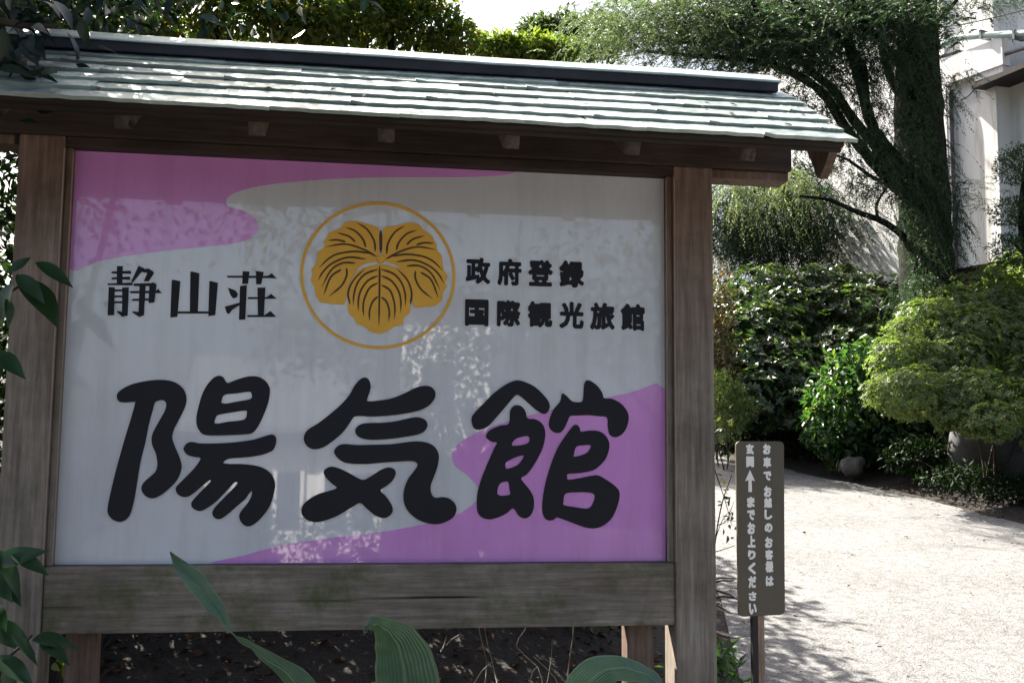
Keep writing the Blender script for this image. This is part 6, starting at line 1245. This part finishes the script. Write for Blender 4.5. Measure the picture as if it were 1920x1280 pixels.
mtree("slender lacy tree across the way mirrored over the right half of the middle band", 2.0, -15.5, [((1.2, -15.5, 2.9), (1.5, 1.0, 1.7)), ((3.4, -15.2, 3.6), (1.8, 1.0, 1.0)), ((5.4, -15.4, 3.9), (1.6, 1.0, 1.2)), ((-0.6, -15.0, 3.4), (1.2, 1.0, 0.8)), ((2.0, -15.4, 3.4), (0.9, .8, 1.3))], 8000)
for i, (x, y, w_, h_, lab) in enumerate([(-3.4, -14.5, 1.3, 1.0, "round bush across the way mirrored low at the left of the sign face"), (-0.6, -15.0, 1.1, 0.75, "round bush across the way mirrored below the middle character"), (2.6, -14.2, 1.5, 1.2, "round bush across the way mirrored low at the right of the sign face"), (5.2, -13.5, 1.2, 1.5, "upright bush across the way mirrored at the right edge of the sign face")]):
    z = gz(x, y); t = thing("opposite_bush", lab, "bush", (x, y, z), "bushes across the way")
    limb("stem", [(x, y, z - .1), (x + .05, y, z + h_ * .5), (x, y, z + h_)], .03, .01, m_twig, t, 6)
    crown("foliage", [((x, y, z + h_ * .8), (w_, .9, h_)), ((x + .5, y + .2, z + h_ * 1.2), (w_ * .6, .6, h_ * .7))], 2600, 0.1, 0.05, m_mirtree, t, shell=(.5, 1), lump=.35)
for (x, y, w_, h_, lab) in ((2.3, -22.6, 1.5, 2.1, "big dark bush across the way mirrored below the bright patch"), (-2.7, -20.2, 0.9, 0.8, "low bush at the house corner across the way, mirrored at the bottom edge")):
    z = gz(x, y); t = thing("opposite_bush", lab, "bush", (x, y, z), "bushes across the way")
    limb("stem", [(x, y, z - .1), (x + .05, y, z + h_ * .5), (x, y, z + h_)], .03, .01, m_twig, t, 6)
    crown("foliage", [((x, y, z + h_ * .8), (w_, .7, h_))], 5200, 0.16, 0.08, m_mirtree, t, shell=(.5, 1), lump=.3)
hs = thing("opposite_house", "pale house across the way mirrored low in the sign face", "building", (-0.2, -21, gz(-.2, -21)))
zb = gz(-.2, -21)
box_obj("wall", (-3.1, -24, zb - .5), (0.9, -21, zb + 2.7), m_stucco, hs, 0)
bm = bmesh.new()
for y, z in ((-20.3, zb + 2.95), (-22.5, zb + 4.6), (-24.7, zb + 2.95)):
    for x in (-3.6, 1.4): bm.verts.new((x, y, z)); 
    for x in (-3.6, 1.4): bm.verts.new((x, y, z + 0.15))
bm.verts.ensure_lookup_table(); v = bm.verts
for a in (0, 4):
    bm.faces.new((v[a], v[a + 1], v[a + 5], v[a + 4])); bm.faces.new((v[a + 2], v[a + 6], v[a + 7], v[a + 3]))
    bm.faces.new((v[a], v[a + 4], v[a + 6], v[a + 2])); bm.faces.new((v[a + 1], v[a + 3], v[a + 7], v[a + 5]))
bm.faces.new((v[0], v[2], v[3], v[1])); bm.faces.new((v[8], v[9], v[11], v[10]))
bmesh.ops.recalc_face_normals(bm, faces=bm.faces)
link("roof", bm_mesh("roof", bm), hs, m_tile)
m_wing = flat("dark_window", (0.02, 0.024, 0.03), 0.08, 0.5)
for x in (-2.2, -0.6):
    w_ = box_obj("window", (x, -20.99, zb + .9), (x + 1.2, -20.95, zb + 2.1), m_wing, hs, 0)
    for a in (0.0, 0.58, 1.16): box_obj("window_frame", (x + a - .02, -20.96, zb + .86), (x + a + .06, -20.90, zb + 2.14), m_stucco, w_, 0)

box_obj("upper_storey", (1.2, -27, zb - .5), (3.4, -23.5, zb + 6.2), m_stucco, hs, 0)
box_obj("upper_storey_roof", (0.9, -27.3, zb + 6.203), (3.7, -23.1, zb + 6.4), m_tile, hs, 0)
for zz in (3.6,):
    w_ = box_obj("window", (1.7, -23.49, zb + zz), (2.5, -23.45, zb + zz + 1.2), m_wing, hs, 0)

# fallen leaves: along the driveway's edges, and a few caught on the sign roof
n = 380
fy = rng.uniform(1.5, 11, n); side = rng.random(n)
fx = np.where(side < 0.6, right_edge(fy) - rng.exponential(0.35, n) + 0.15, np.where(side < 0.85, left_edge(fy) + rng.exponential(0.4, n) - 0.1, left_edge(fy) + (right_edge(fy) - left_edge(fy)) * rng.random(n)))
P = np.stack([fx, fy, 0.13 * fy + 0.036 + rng.uniform(0, 0.01, n)], 1)
a = rng.uniform(0, 2 * math.pi, n)
D = np.stack([np.cos(a), np.sin(a), rng.normal(0.1, 0.2, n)], 1); N = unit(UP + rng.normal(0, 0.3, (n, 3))); L = rng.uniform(0.025, 0.055, n)
o = leaf_part("fallen_leaves", [leaf_geo(P, D, N, L, L * 0.5, 0.2, 0.1)], m_litter, None)
tag(o, "brown fallen leaves scattered along the edges of the pale driveway", "fallen leaves", kind="stuff")
n = 16
dd = rng.uniform(0.02, SLEN - 0.15, n); xx = rng.uniform(-1.25, 1.25, n)
P = np.stack([xx, EAVE[0] + sd[0] * dd + sn[0] * 0.02, EAVE[1] + sd[1] * dd + sn[1] * 0.02], 1)
a = rng.uniform(0, 2 * math.pi, n)
D = np.cos(a)[:, None] * np.array([1, 0, 0]) + np.sin(a)[:, None] * np.array([0, sd[0], sd[1]]); N = unit(np.array([0, sn[0], sn[1]]) + rng.normal(0, .15, (n, 3)))
L = rng.uniform(0.02, 0.04, n)
o = leaf_part("roof_leaf_litter", [leaf_geo(P, D, N, L, L * 0.5, 0.15, 0.1)], m_litter, None)
tag(o, "few small dry leaves lying on the green metal roof sheets", "leaf litter", kind="stuff")
